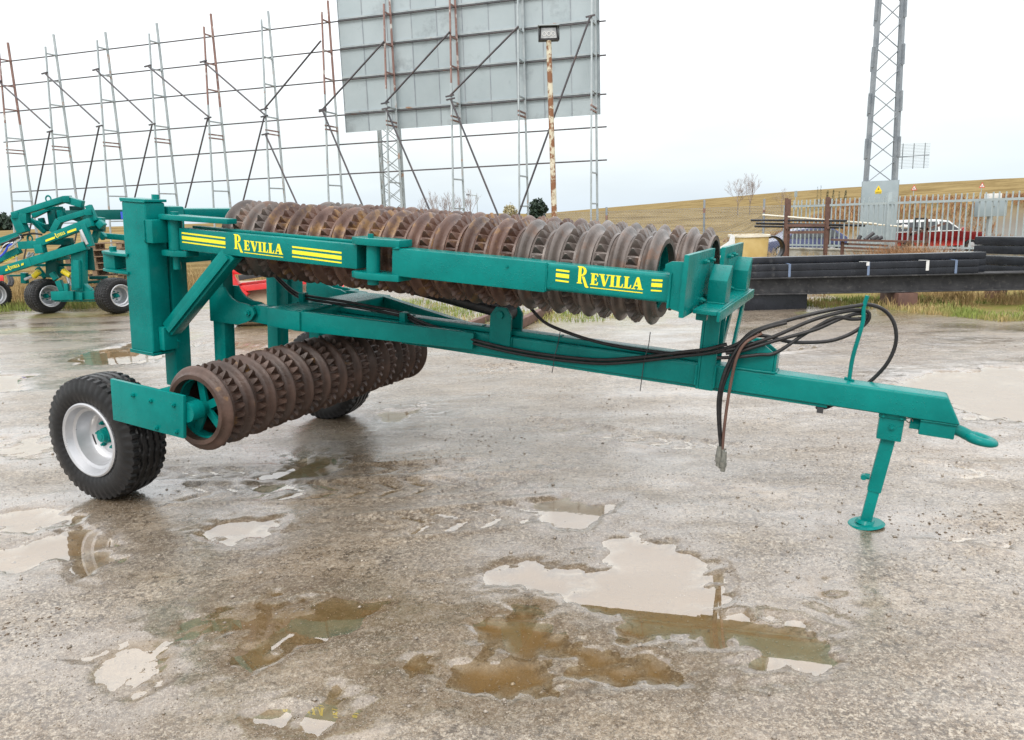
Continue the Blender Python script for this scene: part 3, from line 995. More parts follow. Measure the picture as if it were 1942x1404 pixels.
# saddle that carries the wing ends
post = MB()
mbox(post, 3.30, 3.315, -.07, .085, .60, 1.045)
mbox(post, 3.316, 3.392, .070, .085, .60, 1.045)
mbox(post, 3.316, 3.392, -.085, -.070, .60, 1.045)
saddle = mbox(MB(), 3.335, 3.445, -.54, .53, 1.062, 1.082).build('saddle_plate', 'green', roller, bevel=.004)
mbox(MB(), 3.446, 3.46, -.54, .53, 1.035, 1.082).build('saddle_lip', 'green', saddle, bevel=.003)
post.build('saddle_post', 'green', roller, bevel=.004)
for dz in (0, .07):
    MB().bar(m(3.37 + dz * .9, -.44 + dz, 1.058), m(3.37 + dz * .9, -.09, .70), .015, .06).build('saddle_strut', 'green', roller, bevel=.003)
mbox(MB(), 3.335, 3.385, .40, .45, 1.02, 1.06).build('saddle_hook', 'green', saddle, bevel=.006)
for t0 in (.26, -.40):
    MB().prism([(t0, 1.083), (t0, 1.195), (t0 - .10, 1.262), (t0 - .13, 1.262), (t0 - .13, 1.083)], tn, 3.342, 3.432).build('guide_block', 'green', saddle, bevel=.006)
# clevises on the bar
for (s0, s1, n0, n1, tts) in ((2.08, 2.215, .655, .905, ((.068, .088), (-.088, -.068))), ):
    for ta, tb in tts:
        cv = MB().prism([(s0, n0), (s1, n0), (s1, n1 - .05), (s1 - .035, n1), (s0 + .035, n1), (s0, n1 - .05)], sn, ta, tb).build('cylinder_clevis', 'green', roller, bevel=.003)
    MB().cyl(m(2.147, .105, .862), m(2.147, -.105, .862), .022, seg=14).build('clevis_pin', 'green', roller, smooth=True)
for ta, tb in ((.045, .062), (-.062, -.045)):
    MB().prism([(3.47, .736), (3.672, .736), (3.672, .835), (3.60, .885), (3.55, .885), (3.47, .80)], sn, ta, tb).build('parking_clevis', 'green', roller, bevel=.003)
mbox(MB(), 3.673, 3.686, -.06, .06, .737, .835).build('parking_clevis_plate', 'green', roller, bevel=.003)
cyl_ = MB().cyl(m(2.10, 0, .868), m(.80, -.02, 1.03), .042, seg=18).build('hydraulic_cylinder', 'hose', roller, smooth=True)
MB().cyl(m(.80, -.02, 1.03), m(.17, -.02, 1.055), .022, seg=14).build('piston_rod', 'steel', cyl_, smooth=True)
MB().cyl(m(2.147, -.05, .862), m(2.147, .05, .862), .045, seg=16).build('cylinder_eye', 'dark', cyl_, smooth=True)
# hitch
hb = mbox(MB(), 4.365, 4.515, -.052, .052, .535, .609).build('hitch_block', 'green', roller, bevel=.006)
MB().cyl(m(4.325, 0, .572), m(4.365, 0, .572), .030, seg=6).build('nut', 'green', hb, smooth=True)
eye = MB()
eye.tube([m(4.50, 0, .578), m(4.54, 0, .570), m(4.575, 0, .556), m(4.59, 0, .551)], .027, 12)
ring_pts = []
eye.lathe([(.044 + .024 * math.cos(a), .021 * math.sin(a)) for a in np.linspace(0, 2 * math.pi, 12, endpoint=False)],
          lambda r, th, a: m(4.628 + 1.1 * r * math.cos(th), r * math.sin(th), .545 + a * (1 - .15 * math.cos(th)) - .14 * r * math.cos(th)), 28, True)
eye.build('tow_eye', 'green', hb, smooth=True, angle=60)
# parking jack
jb = mbox(MB(), 4.19, 4.30, -.085, .03, .475, .585).build('jack_bracket', 'green', roller, bevel=.006)
mbox(MB(), 4.185, 4.305, -.09, .035, .586, .609).build('jack_mount', 'green', jb, bevel=.003)
bolt(jb, m(4.25, .03, .545), NEAR, .014, .012)
bolt(jb, m(4.205, .035, .598), NEAR, .010, .010)
bolt(jb, m(4.285, .035, .598), NEAR, .010, .010)
MB().tube([m(4.30, .02, .595), m(4.325, .02, .60), m(4.335, .02, .588), m(4.32, .02, .578), m(4.305, .02, .588)], .003, 6).build('lynch_pin', 'steel', jb, smooth=True)
jl = MB().bar(m(4.248, -.03, .50), m(4.222, -.03, .19), .064, .064, upv=(0, 1, 0)).build('jack_leg', 'green', roller, bevel=.005)
MB().bar(m(4.222, -.03, .19), m(4.208, -.03, .018), .052, .052, upv=(0, 1, 0)).build('jack_inner_leg', 'green', jl, bevel=.004)
MB().cyl(m(4.170, -.01, .262), m(4.192, -.01, .262), .016, seg=8).cyl(m(4.165, -.01, .262), m(4.165, .02, .262), .014, seg=10).build('jack_lock_bolt', 'green', jl, smooth=True)
foot = MB()
fz = MO.z
foot.cyl((4.208 + .002, .03, .004), (4.208, .03, .014), .092, .080, seg=28)
foot.cyl((4.208, .03, .0135), (4.208, .03, .03), .05, .038, seg=20)
foot.build('jack_foot', 'green', jl, smooth=True)
# hose hook
hook = MB().tube([m(4.03, -.03, .735), m(4.03, -.03, .85), m(4.045, -.03, .98), m(4.05, -.03, 1.04), m(4.044, -.03, 1.10), m(4.052, -.03, 1.16)], .010, 8).build('hose_hook', 'green', roller, smooth=True)
# lower cross beam, end plates, axle
lowb = mbox(MB(), .435, .545, -1.05, 1.17, .245, .355).build('roller_cross_beam', 'green', roller, bevel=.010)
for (ta, tb, k) in ((1.183, 1.205, 1), (-1.085, -1.063, 0)):
    ep = MB().prism([(.268, .425), (.268, .182), (.815, .172), (.83, .415)], sn, ta, tb).build('bearing_plate', 'green', roller, bevel=.004)
    if k:
        for (a, b_) in ((.45, .36), (.585, .35), (.62, .20), (.76, .355), (.77, .205)):
            bolt(ep, m(a, tb, b_), NEAR, .013, .012)
for t0 in (.62, -.62):
    MB().bar(m(0, t0, 0), m(.48, t0, .28), .09, .09).build('axle_arm', 'green', roller, bevel=.008)
MB().cyl(m(0, 1.0, 0), m(0, -1.0, 0), .040, seg=16).build('axle', 'green', roller, smooth=True)

# ring segments ---------------------------------------------------------------
PITCH_R = .0832


def smooth_ring_mesh(name, mat):
    prof = [(.172, -.0410), (.196, -.0410), (.199, -.034), (.202, -.026), (.212, -.019), (.226, -.013), (.236, -.006), (.2395, .001), (.236, .008), (.226, .014), (.212, .020), (.202, .027), (.199, .034), (.196, .0410), (.172, .0410)]
    mb_ = MB().lathe(prof, lambda r, th, a: (a, r * math.cos(th), r * math.sin(th)), 56, True)
    return mb_.mesh(name, MT[mat], smooth=True, angle=45)


def toothed_ring_mesh(name, mat, seed):
    rr = random.Random(seed)
    prof = [(.172, -.0405), (.197, -.0405), (.200, -.030), (.203, 0), (.200, .030), (.197, .0405), (.172, .0405)]
    mb_ = MB().lathe(prof, lambda r, th, a: (a, r * math.cos(th), r * math.sin(th)), 54, True)
    n = 27
    for i in range(n):
        t0 = 2 * math.pi * i / n
        hw = math.pi / n * .96
        hgt = .2385 + rr.uniform(-.004, .003)
        lay = [(.192, hw, .034), (.214, hw * .62, .021), (hgt - .006, hw * .30, .010), (hgt, hw * .12, .005)]
        vs_ = []
        for (r, a, x) in lay:
            for (sa, sx) in ((-1, -1), (1, -1), (1, 1), (-1, 1)):
                th = t0 + sa * a
                vs_.append((sx * x, r * math.cos(th), r * math.sin(th)))
        fs_ = []
        for L in range(3):
            for k in range(4):
                fs_.append((L * 4 + k, L * 4 + (k + 1) % 4, L * 4 + 4 + (k + 1) % 4, L * 4 + 4 + k))
        fs_.append((12, 13, 14, 15))
        mb_.add(vs_, fs_)
    return mb_.mesh(name, MT[mat], smooth=True, angle=38)


RM = {}
for mat in ('rust', 'rustdk', 'rustgrey'):
    RM[mat] = (smooth_ring_mesh('smooth_ring', mat), [toothed_ring_mesh('toothed_ring', mat, k) for k in range(2)])


def ring_gang(axis, start, end, c1, c2, mat, spokes_at):
    """axis 's' or 't'; rings alternate smooth and toothed"""
    if axis == 's':
        sh = MB().cyl(m(start - .06, c1, c2), m(end + .02, c1, c2), .035, seg=14)
    else:
        sh = MB().cyl(m(c1, start + .04, c2), m(c1, end - .04, c2), .035, seg=14)
    shaft = sh.build('ring_roller_gang', 'green', roller, smooth=True)
    n = int(round(abs(end - start) / PITCH_R))
    step = (end - start) / n
    for i in range(n):
        c = start + step * (i + .5)
        sm, tl = RM['rustgrey' if (axis == 's' and (i > n - 10 or i < 4)) else mat]
        me = sm if i % 2 == 0 else tl[(i // 2) % 2]
        o = bpy.data.objects.new('smooth_ring' if i % 2 == 0 else 'toothed_ring', me)
        COL.objects.link(o)
        o.parent = shaft
        if axis == 's':
            o.location = m(c, c1 + random.uniform(-.002, .002), c2 + random.uniform(-.003, .003))
            o.rotation_euler = (random.uniform(0, 6.28), 0, random.uniform(-.012, .012))
        else:
            o.location = m(c1 + random.uniform(-.002, .002), c, c2 + random.uniform(-.003, .003))
            o.rotation_euler = (random.uniform(0, 6.28), 0, R(90) + random.uniform(-.012, .012))
            o.rotation_mode = 'XYZ'
    for c in spokes_at:
        sp = MB()
        for k in range(5):
            a = 2 * math.pi * k / 5 + .5
            u, v = math.cos(a), math.sin(a)
            if axis == 's':
                sp.bar(m(c, c1 + u * .03, c2 + v * .03), m(c, c1 + u * .176, c2 + v * .176), .016, .045, upv=(1, 0, 0))
            else:
                sp.bar(m(c1 + u * .03, c, c2 + v * .03), m(c1 + u * .176, c, c2 + v * .176), .045, .016, upv=(0, 1, 0))
        rim_fn = (lambda r, th, a: m(c + a, c1 + r * math.cos(th), c2 + r * math.sin(th))) if axis == 's' else (lambda r, th, a: m(c1 + r * math.cos(th), c + a, c2 + r * math.sin(th)))
        sp.lathe([(.160, -.03), (.1715, -.03), (.1715, .03), (.160, .03)], rim_fn, 40, True)
        sp.build('spoked_end', 'green', shaft, smooth=True)
    return shaft


ring_gang('s', .385, .385 + 33 * PITCH_R, .262, 1.185, 'rust', (.46, 3.07))
ring_gang('s', .60, .60 + 32 * PITCH_R, -.262, 1.185, 'rust', (.68, 3.20))
g3 = ring_gang('t', 1.125, 1.125 - 25 * PITCH_R, .82, .315, 'rustdk', (1.045, -.87))
MB().cyl(m(.82, 1.10, .315), m(.82, 1.182, .315), .055, seg=18).build('bearing_housing', 'green', g3, smooth=True)
MB().cyl(m(.82, -.96, .315), m(.82, -1.062, .315), .055, seg=18).build('bearing_housing', 'green', g3, smooth=True)

# wheels ----------------------------------------------------------------------


def wheel_meshes(Rt, Wd, Rr, lugs=44):
    """tyre with four zig-zag ribs, silver dished rim, hub"""
    seg = 220
    hw = Wd / 2
    prof = []
    prof += [(Rr + .006, -hw * .74), (Rr + .014, -hw * .82), (Rr + (Rt - Rr) * .30, -hw * .985), (Rr + (Rt - Rr) * .52, -hw), (Rr + (Rt - Rr) * .74, -hw * .965), (Rt - .030, -hw * .90)]
    lat = np.linspace(-.86, .86, 42)
    for l in lat:
        prof.append((Rt - .016 * abs(l) ** 3.5, l * hw))
    prof += [(r, -a) for r, a in reversed(prof[:6])]
    n = len(prof)
    vs_, fs_ = [], []
    for i in range(seg):
        th = 2 * math.pi * i / seg
        for (r, a) in prof:
            l = a / hw
            rr = r
            if abs(l) <= .865:
                tri = 2 * abs(((i * 22 / seg) % 1) - .5) * 2 - 1
                for c in (-.50, -.17, .17, .50):
                    if abs(l - c - .035 * tri) < .055:
                        rr -= .012
                if abs(l) > .60 and ((i * lugs / seg) % 1) < .34:
                    rr -= .011
            elif r > Rr + (Rt - Rr) * .7 and ((i * lugs / seg) % 1) < .40:
                rr -= .010
            vs_.append((rr * math.cos(th), a, rr * math.sin(th)))
    for i in range(seg):
        j = (i + 1) % seg
        for k in range(n - 1):
            fs_.append((i * n + k, j * n + k, j * n + k + 1, i * n + k + 1))
    tyre = MB().add(vs_, fs_).mesh('tyre', MT['tyre'], smooth=True, angle=30)
    q = Rr
    rp = [(q + .004, -hw * .66), (q + .027, -hw * .78), (q + .027, -hw * .955), (q + .018, -hw * .99), (q + .004, -hw * .95), (q - .004, -hw * .80), (q - .012, -hw * .66), (q - .030, -hw * .60), (q - .040, -hw * .02), (q - .056, hw * .10),
          (q * .60, hw * .16), (q * .54, hw * .10), (.03, hw * .10), (.03, hw * .16), (q * .54, hw * .20), (q - .055, hw * .22), (q - .05, hw * .6), (q - .010, hw * .78), (q + .012, hw * .86)]
    rim = MB().lathe(rp, lambda r, th, a: (r * math.cos(th), a, r * math.sin(th)), 64).mesh('rim', MT['rim'], smooth=True, angle=40)
    hub = MB().cyl((0, hw * .12, 0), (0, -hw * .16, 0), .052, .047, seg=24).cyl((0, -hw * .16, 0), (0, -hw * .34, 0), .038, .033, seg=20).cyl((0, -hw * .34, 0), (0, -hw * .38, 0), .024, .020, seg=6)
    hub = hub.mesh('hub', MT['green'], smooth=True, angle=35)
    nut = MB().cyl((0, hw * .11, 0), (0, -hw * .03, 0), .013, seg=6).cyl((0, -hw * .02, 0), (0, -hw * .12, 0), .008, seg=8).mesh('nut', MT['green'], smooth=True)
    slot = MB().prism([(-.035, -.009), (.035, -.009), (.035, .009), (-.035, .009)], lambda a, b_, d: (a, d, b_), hw * .06, hw * .13).mesh('rim_slot', MT['dark'])
    return tyre, rim, hub, nut, slot


def put_wheel(parent, wm, loc, side, rotz=0.0, spin=0.0, hubmat=None):
    """side = +1: dished face towards -y (near)"""
    tyre, rim, hub, nut, slot = wm
    o = bpy.data.objects.new('wheel', tyre)
    o.name = 'wheel'
    COL.objects.link(o)
    o.parent = parent
    o.location = loc
    o.rotation_euler = (0, spin, rotz + (0 if side > 0 else math.pi))
    link('rim', rim, o)
    link('hub', hub, o)
    for k in range(6):
        a = k * math.pi / 3
        q = link('wheel_nut', nut, o)
        q.location = (.078 * math.cos(a), 0, .078 * math.sin(a))
    for k in range(4):
        a = k * math.pi / 2 + .4
        q = link('rim_slot', slot, o)
        q.location = (.150 * math.cos(a), 0, .150 * math.sin(a))
        q.rotation_euler = (0, -a + math.pi / 2, 0)
    return o


WMESH = wheel_meshes(WHEEL_R, .264, .200)
put_wheel(roller, WMESH, m(0, 1.05, 0), 1)
put_wheel(roller, WMESH, m(0.08, -.96, 0), -1, spin=1.0)

# weld seams


def weld(parent, pts, r=.006):
    rr_ = random.Random(len(pts) + int(1000 * abs(pts[0][0])))
    out_ = []
    for i in range(len(pts) - 1):
        a_, b_ = Vector(pts[i]), Vector(pts[i + 1])
        k_ = max(3, int((b_ - a_).length / .02))
        out_ += [a_.lerp(b_, j / k_) + Vector([rr_.uniform(-.0015, .0015) for _ in range(3)]) for j in range(k_)]
    out_.append(Vector(pts[-1]))
    return MB().tube([m(*p) for p in out_], r, 6, 1).build('weld_bead', 'green', parent, smooth=True, angle=70)


def kid(prefix, k=0):
    return [o for o in roller.children if o.name.startswith(prefix)][k]


weld(kid('tower'), [(.052, .722, 1.145), (.052, .737, 1.15), (.052, .737, 1.28)])
weld(kid('tower'), [(-.155, .724, 1.385), (.05, .724, 1.385)])
weld(kid('tower'), [(-.155, .724, .456), (.05, .724, .456)])
weld(kid('tower'), [(-.12, .733, 1.063), (-.12, .60, 1.065)], .007)
weld(drawbar, [(3.298, .088, .62), (3.298, .088, .73)], .007)
weld(drawbar, [(3.394, .087, .62), (3.394, .087, .735)], .007)
weld(drawbar, [(3.47, .065, .737), (3.675, .065, .737), (3.688, .055, .737), (3.688, -.055, .737)], .007)
weld(drawbar, [(2.078, .07, .66), (2.078, .07, .735)])
weld(drawbar, [(2.217, .07, .66), (2.217, .07, .735)])
weld(drawbar, [(4.01, -.05, .737), (4.05, -.01, .737)], .008)
weld(drawbar, [(4.365, .055, .608), (4.515, .055, .608)])
weld(kid('rear_cross_plate'), [(.96, .40, .785), (.96, .05, .787)], .007)
weld(kid('outer_wing_beam'), [(1.757, .628, 1.242), (1.80, .63, 1.244)], .007)
weld(kid('outer_wing_beam'), [(2.637, .622, 1.105), (2.637, .622, 1.238)], .005)
weld(kid('wing_beam_end'), [(3.244, .644, 1.09), (3.246, .644, 1.25)], .007)
weld(kid('wing_beam_end'), [(3.299, .645, 1.08), (3.299, .645, 1.30)], .007)
weld(kid('saddle_plate'), [(3.345, .262, 1.085), (3.43, .262, 1.085)], .005)
weld(kid('saddle_plate'), [(3.345, -.398, 1.085), (3.43, -.398, 1.085)], .005)

# hydraulic hoses ---------------------------------------------------------------


def hose(pts, r=.0095, name='hydraulic_hose', mat='hose'):
    return MB().tube([m(*p) for p in pts], r, 8, 8).build(name, mat, roller, smooth=True, angle=60)


mainline = [(.30, .05, 1.04), (.45, .06, .92), (.62, .065, .815), (.78, .075, .80), (1.07, .078, .795), (1.47, .085, .775), (1.60, .105, .745), (1.75, .105, .715), (2.0, .10, .672), (2.33, .084, .645), (2.72, .082, .655), (2.95, .082, .695), (3.21, .095, .765), (3.34, .105, .80), (3.44, .10, .84)]
hose(mainline)
hose([(s_, t_ + .004, n_ + .022) for s_, t_, n_ in mainline])
hose([(2.15, -.03, .93), (2.25, -.02, .93), (2.38, 0, .84), (2.52, .015, .80), (2.75, .03, .765), (3.05, .05, .76), (3.28, .095, .785), (3.45, .10, .83)], .010)
hose([(3.44, .10, .84), (3.50, .095, .875), (3.56, .08, .94), (3.71, .06, 1.01), (3.87, .03, 1.07), (4.0, -.01, 1.105), (4.07, -.05, 1.115), (4.14, -.075, 1.09), (4.19, -.08, 1.03), (4.21, -.08, .94), (4.19, -.08, .84), (4.14, -.085, .75), (4.08, -.085, .68), (4.0, -.07, .612), (3.95, .0, .588), (3.90, .03, .585)])
hose([(3.44, .11, .83), (3.50, .10, .85), (3.66, .075, .925), (3.82, .04, 1.02), (3.96, .0, 1.075), (4.05, -.045, 1.085), (4.075, -.055, 1.055), (4.05, -.05, 1.005), (3.98, -.03, .95), (3.89, -.01, .915), (3.74, .03, .90), (3.61, .06, .92), (3.53, .09, .90), (3.50, .11, .84), (3.47, .125, .74), (3.445, .128, .62), (3.45, .125, .48), (3.475, .115, .315)])
hose([(3.44, .105, .815), (3.50, .10, .83), (3.67, .07, .905), (3.84, .03, .975), (3.95, .0, 1.04), (4.03, -.04, 1.07), (4.06, -.05, 1.05), (4.0, -.02, 1.04), (3.92, .01, 1.04), (3.80, .03, .95), (3.68, .07, .845), (3.60, .085, .825), (3.49, .10, .80), (3.40, .11, .785)])
hose([(3.71, .065, 1.0), (3.60, .085, .955), (3.52, .11, .89), (3.475, .13, .80), (3.447, .14, .70), (3.436, .14, .58), (3.45, .13, .45), (3.475, .12, .31)])
hose([(3.60, .08, .935), (3.53, .12, .88), (3.50, .138, .80), (3.488, .14, .68), (3.482, .138, .56), (3.48, .13, .42), (3.482, .12, .31)], .008, 'hydraulic_hose', 'rustbrown')
for k, (s_, t_) in enumerate(((3.468, .125), (3.482, .115), (3.494, .122))):
    z1 = .315 - .012 * k
    cp = MB().cyl(m(s_, t_, z1 + .01), m(s_, t_, z1 - .045), .012, .017, seg=8).cyl(m(s_, t_, z1 - .045), m(s_ + .002, t_, z1 - .075), .019, seg=6).cyl(m(s_ + .002, t_, z1 - .075), m(s_ + .003, t_, z1 - .10), .013, seg=10)
    cp.build('hose_coupling', 'steel', roller, smooth=True)
for (s_, n_, dn_) in ((2.50, .735, -.17), (3.02, .80, -.26)):
    MB().tube([m(s_, .03, n_ + .06), m(s_ + .008, .076, n_ - .01), m(s_, .093, n_ - .07), m(s_ - .006, .085, n_ - .12), m(s_ - .012, .085, n_ + dn_)], .0025, 5).build('tie_wire', 'dark', roller, smooth=True)
for (s_, t_, n_) in ((.70, .075, .80), (1.50, .10, .765)):
    cl_ = MB()
    mbox(cl_, s_ - .02, s_ + .02, t_ - .025, t_ + .028, n_ - .02, n_ + .04)
    cl_.build('hose_clamp', 'green', roller, bevel=.004)
mbox(MB(), 3.905, 3.935, .02, .055, .565, .594).build('hose_clip', 'dark', roller)

# ================================================================== THE HOARDING FRAME BEHIND
SR, SL = at(1138, 40, 28), at(29, 175, 36)
SU = Vector((SR.x - SL.x, SR.y - SL.y, 0)).normalized()
SP = Vector((SU.y, -SU.x, 0))          # towards the camera
if SP.y > 0:
    SP = -SP


def scr(x, y, off=0.0):
    """photo pixel -> point on the upright plane of the frame, shifted off metres towards the yard"""
    p0 = Vector((SR.x, SR.y, 0)) + SP * off
    d = ray(x, y)
    k = (p0 - EYE).dot(SP) / d.dot(SP)
    return EYE + d * k


hoard = empty('hoarding_frame', 'tall skeletal hoarding of ladder trusses and pipes carrying a grey metal sign back', 'hoarding', (SR.x, SR.y, 0))


def hb_(mb_, name, mat, parent=None, **k):
    o = mb_.build(name, mat, parent if parent else hoard, **k)
    return o


def L_(p):
    p = Vector(p)
    return p - Vector((SR.x, SR.y, 0))


WZ = [scr(1138, y).z for y in (40, 105, 179, 241, 304)]
WZ = [scr(632, 41).z] + WZ
lad_px = [(29, 175), (115, 163), (211, 150), (308, 140), (410, 128), (517, 117), (629, 102), (744, 88), (866, 72), (992, 57), (1129, 41)]
bases = []
for i, (x, y) in enumerate(lad_px):
    p = scr(x, y)
    bases.append(Vector((p.x, p.y, 0)))


def noff(z):
    return 1.25 - .75 * min(1, max(0, z / (WZ[0] + .2)))


for i, b in enumerate(bases):
    rusty = i in (0, 4, 6, 7, 8, 10)
    zt = WZ[0] + .75 + .1 * math.sin(i * 2.1)
    zs = (WZ[2] - .6) if i in (0, 4, 6, 7, 8) else zt
    lad = MB().bar(L_(b), L_(b + Vector((0, 0, zs))), .075, .075).build('ladder_truss', 'galv', hoard)
    if zs < zt:
        MB().bar(L_(b + Vector((0, 0, zs))), L_(b + Vector((0, 0, zt))), .075, .075).build('upper_rail', 'galvrust', lad)
    zn = WZ[0] + .25
    q0, q1 = b + SP * noff(0), b + SP * noff(zn) + Vector((0, 0, zn))
    qm = q0.lerp(q1, (zs if zs < zt else zn) / zn if zs < zt else 1.0)
    MB().bar(L_(q0), L_(qm), .055, .055).build('back_rail', 'galv', lad)
    if zs < zt:
        MB().bar(L_(qm), L_(q1), .055, .055).build('back_rail', 'galvrust', lad)
    zz = [WZ[0] - .02, WZ[1] - .1, WZ[2], WZ[3] + .05, WZ[5] - .45, WZ[5] - 1.5]
    for z in zz:
        if z < .2:
            continue
        MB().bar(L_(b + Vector((0, 0, z - .0))), L_(b + SP * noff(z) + Vector((0, 0, z))), .045, .05).build('rung', 'galvrust' if (rusty and z > zs) else 'galv', lad)
    zc = (WZ[4] + WZ[3]) / 2 - .05
    for dz in (0, .14):
        MB().bar(L_(b + SP * -.05 + Vector((0, 0, zc + dz))), L_(b + SP * (noff(zc) + .05) + Vector((0, 0, zc + dz))), .05, .05).build('rung', 'galvrust', lad)
for k, z in enumerate(WZ):
    a = bases[0] - SU * 1.2 + Vector((0, 0, z)) + SP * -.065
    b = bases[-1] + SU * .35 + Vector((0, 0, z)) + SP * -.065
    MB().cyl(L_(a), L_(b), .026, seg=8).build('horizontal_pipe', 'pipe', hoard, smooth=True)


def on_back(x, y):
    """pixel on the inclined back rails"""
    p = scr(x, y, .8)
    for _ in range(4):
        p = scr(x, y, noff(p.z))
    return p


k1 = 2.942
braces = [((0, 457), (285, 715)), ((255, 410), (560, 690)), ((540, 390), (855, 685)), ((830, 370), (1165, 650)), ((1140, 345), (1480, 640)), ((1480, 610), (1795, 230)),
          ((285, 735), (190, 1200)), ((560, 705), (455, 1200)), ((855, 695), (735, 1200)), ((1165, 660), (1030, 1200)), ((1480, 650), (1345, 1190)), ((1485, 750), (1690, 1200))]
k2 = 3.343
braces = [((a[0] / k1, a[1] / k1), (b[0] / k1, b[1] / k1)) for a, b in braces]
br2 = [((45, 695), (435, 265)), ((440, 655), (850, 205)), ((850, 610), (1285, 170)), ((45, 705), (300, 1310)), ((445, 690), (730, 1350)), ((855, 630), (1170, 1400)), ((1740, 105), (1270, 1400))]
braces += [((600 + a[0] / k2, a[1] / k2), (600 + b[0] / k2, b[1] / k2)) for a, b in br2]
for a, b in braces:
    A = on_back(*a) + SP * .06
    B = on_back(*b) + SP * .06
    if B.z < 1.6 or b[1] > 350:            # stays run on down to the ground
        B = B + (B - A) * ((B.z - 0.02) / (A.z - B.z))
    st = MB().cyl(L_(A), L_(B), .034, seg=8).build('brace', 'pipe', hoard, smooth=True)
    MB().bar(L_(A - SU * .16 - Vector((0, 0, .02))), L_(A + SU * .16 + Vector((0, 0, .02))), .06, .05).build('bracket', 'pipe', st)
# sign sheets fixed on the far side
pa = scr(657, 252, -.14)
pb = scr(1138, 209.5, -.14)
ztop = scr(635, 5, -.14).z + .15
NCOL = 10
va = Vector((pa.x, pa.y, 0))
vb = Vector((pb.x, pb.y, 0))
for c in range(NCOL):
    x0 = va.lerp(vb, c / NCOL) + SU * .006
    x1 = va.lerp(vb, (c + 1) / NCOL) - SU * .006
    zr = [pa.z] + [z for z in sorted(WZ) if z > pa.z + .2 and z < ztop - .2] + [ztop]
    for r_ in range(len(zr) - 1):
        off = SP * random.uniform(-.006, .006)
        z0, z1 = zr[r_] + .004, zr[r_ + 1] - .004
        mb = MB().bar(L_(x0 + off + Vector((0, 0, (z0 + z1) / 2))), L_(x1 + off + Vector((0, 0, (z0 + z1) / 2))), .012, z1 - z0)
        mb.build('sign_sheet', 'sheet', hoard)
for c in range(NCOL + 1):
    p = va.lerp(vb, c / NCOL) + SP * .012
    MB().bar(L_(p + Vector((0, 0, pa.z))), L_(p + Vector((0, 0, ztop))), .03, .012, upv=SP).build('seam_strip', 'pylon', hoard)
for z in WZ:
    if z > pa.z:
        MB().bar(L_(va + SP * .035 + Vector((0, 0, z + .085))), L_(vb + SP * .035 + Vector((0, 0, z + .085))), .05, .06).build('sheet_rail', 'galv', hoard)


# lattice mast behind and the big pylon on the right
def lattice(root, c0, w0, c1, w1, z0, z1, n, legs, diag, mat, yaw=0.2, legmats=None, full=True):
    out = []

    def corner(k, t):
        w = (w0 + (w1 - w0) * t) / 2
        a = yaw + math.pi / 4 + k * math.pi / 2
        c = Vector(c0).lerp(Vector(c1), t)
        return Vector((c.x + w * 1.414 * math.cos(a), c.y + w * 1.414 * math.sin(a), z0 + (z1 - z0) * t)) - root.location
    for k in range(4):
        MB().bar(corner(k, 0), corner(k, 1), legs, legs).build('leg', (legmats or {}).get(k, mat), root)
    for i in range(n):
        t0, t1 = i / n, (i + 1) / n
        for k in range(4):
            a, b = corner(k, t0), corner((k + 1) % 4, t1)
            c, d = corner((k + 1) % 4, t0), corner(k, t1)
            inn = (corner((k + 2) % 4, t0) - a).normalized() * .02
            if full or (i + k) % 2 == 0:
                MB().bar(a, b, diag, diag * .4).build('lattice_bar', mat, root)
            if full or (i + k) % 2 == 1:
                MB().bar(c + inn, d + inn, diag, diag * .4).build('lattice_bar', mat, root)
    return corner


pm = at(746, 385, 35)
mast = empty('lattice_mast', 'slim grey and red lattice mast standing behind the hoarding, below the sign sheets', 'mast', (pm.x, pm.y, .3))
topm = at(741, 236, 35).z
lattice(mast, (pm.x, pm.y, 0), .88, (pm.x, pm.y, 0), .84, .3, topm, 8, .08, .06, 'galv', .25, None)

pp = at(1669, 345, 27)
pylon = empty('pylon', 'grey steel lattice pylon rising out of the picture behind the palisade fence', 'pylon', (pp.x, pp.y, -.6))
ptz = 11.0
corner = lattice(pylon, (pp.x, pp.y, 0), .98, (pp.x, pp.y, 0), .62, -.6, ptz, 16, .12, .07, 'pylon', -.42, None, False)
for k in (0, 1, 2, 3):
    for i in range(3, 16, 2):
        t0 = (i + .15) / 16
        a, b = corner(k, t0), corner(k, t0 + .055)
        ax = corner((k + 2) % 4, t0)
        out = (a - Vector((ax.x, ax.y, a.z))).normalized() * .085
        MB().bar(a + out, b + out, .05, .12).build('leg_splice', 'pylon', pylon)
yv = Vector((math.cos(-.42), math.sin(-.42), 0))
pn = Vector((math.sin(-.42), -math.cos(-.42), 0))
c0 = Vector((0, 0, 0)) + pn * .60
ptop = at(1667, 343, 26.4).z + .6
pl = MB().bar(c0 + Vector((0, 0, (ptop) / 2)) - yv * .55, c0 + Vector((0, 0, ptop / 2)) + yv * .55, .02, ptop).build('anti_climb_panel', 'pylonplate', pylon, bevel=.004)
for dx in (-.56, .56):
    MB().bar(c0 + yv * dx + Vector((0, 0, .1)) - pn * .15, c0 + yv * dx + Vector((0, 0, ptop)) - pn * .15, .02, .3, upv=pn).build('anti_climb_panel', 'pylonplate', pylon)
sc_ = c0 + pn * .014 + Vector((0, 0, ptop - .30)) + yv * -.05


def flat_on(o, ux, uz, nv):
    return lambda a, b_, d: o + ux * a + uz * b_ + nv * d


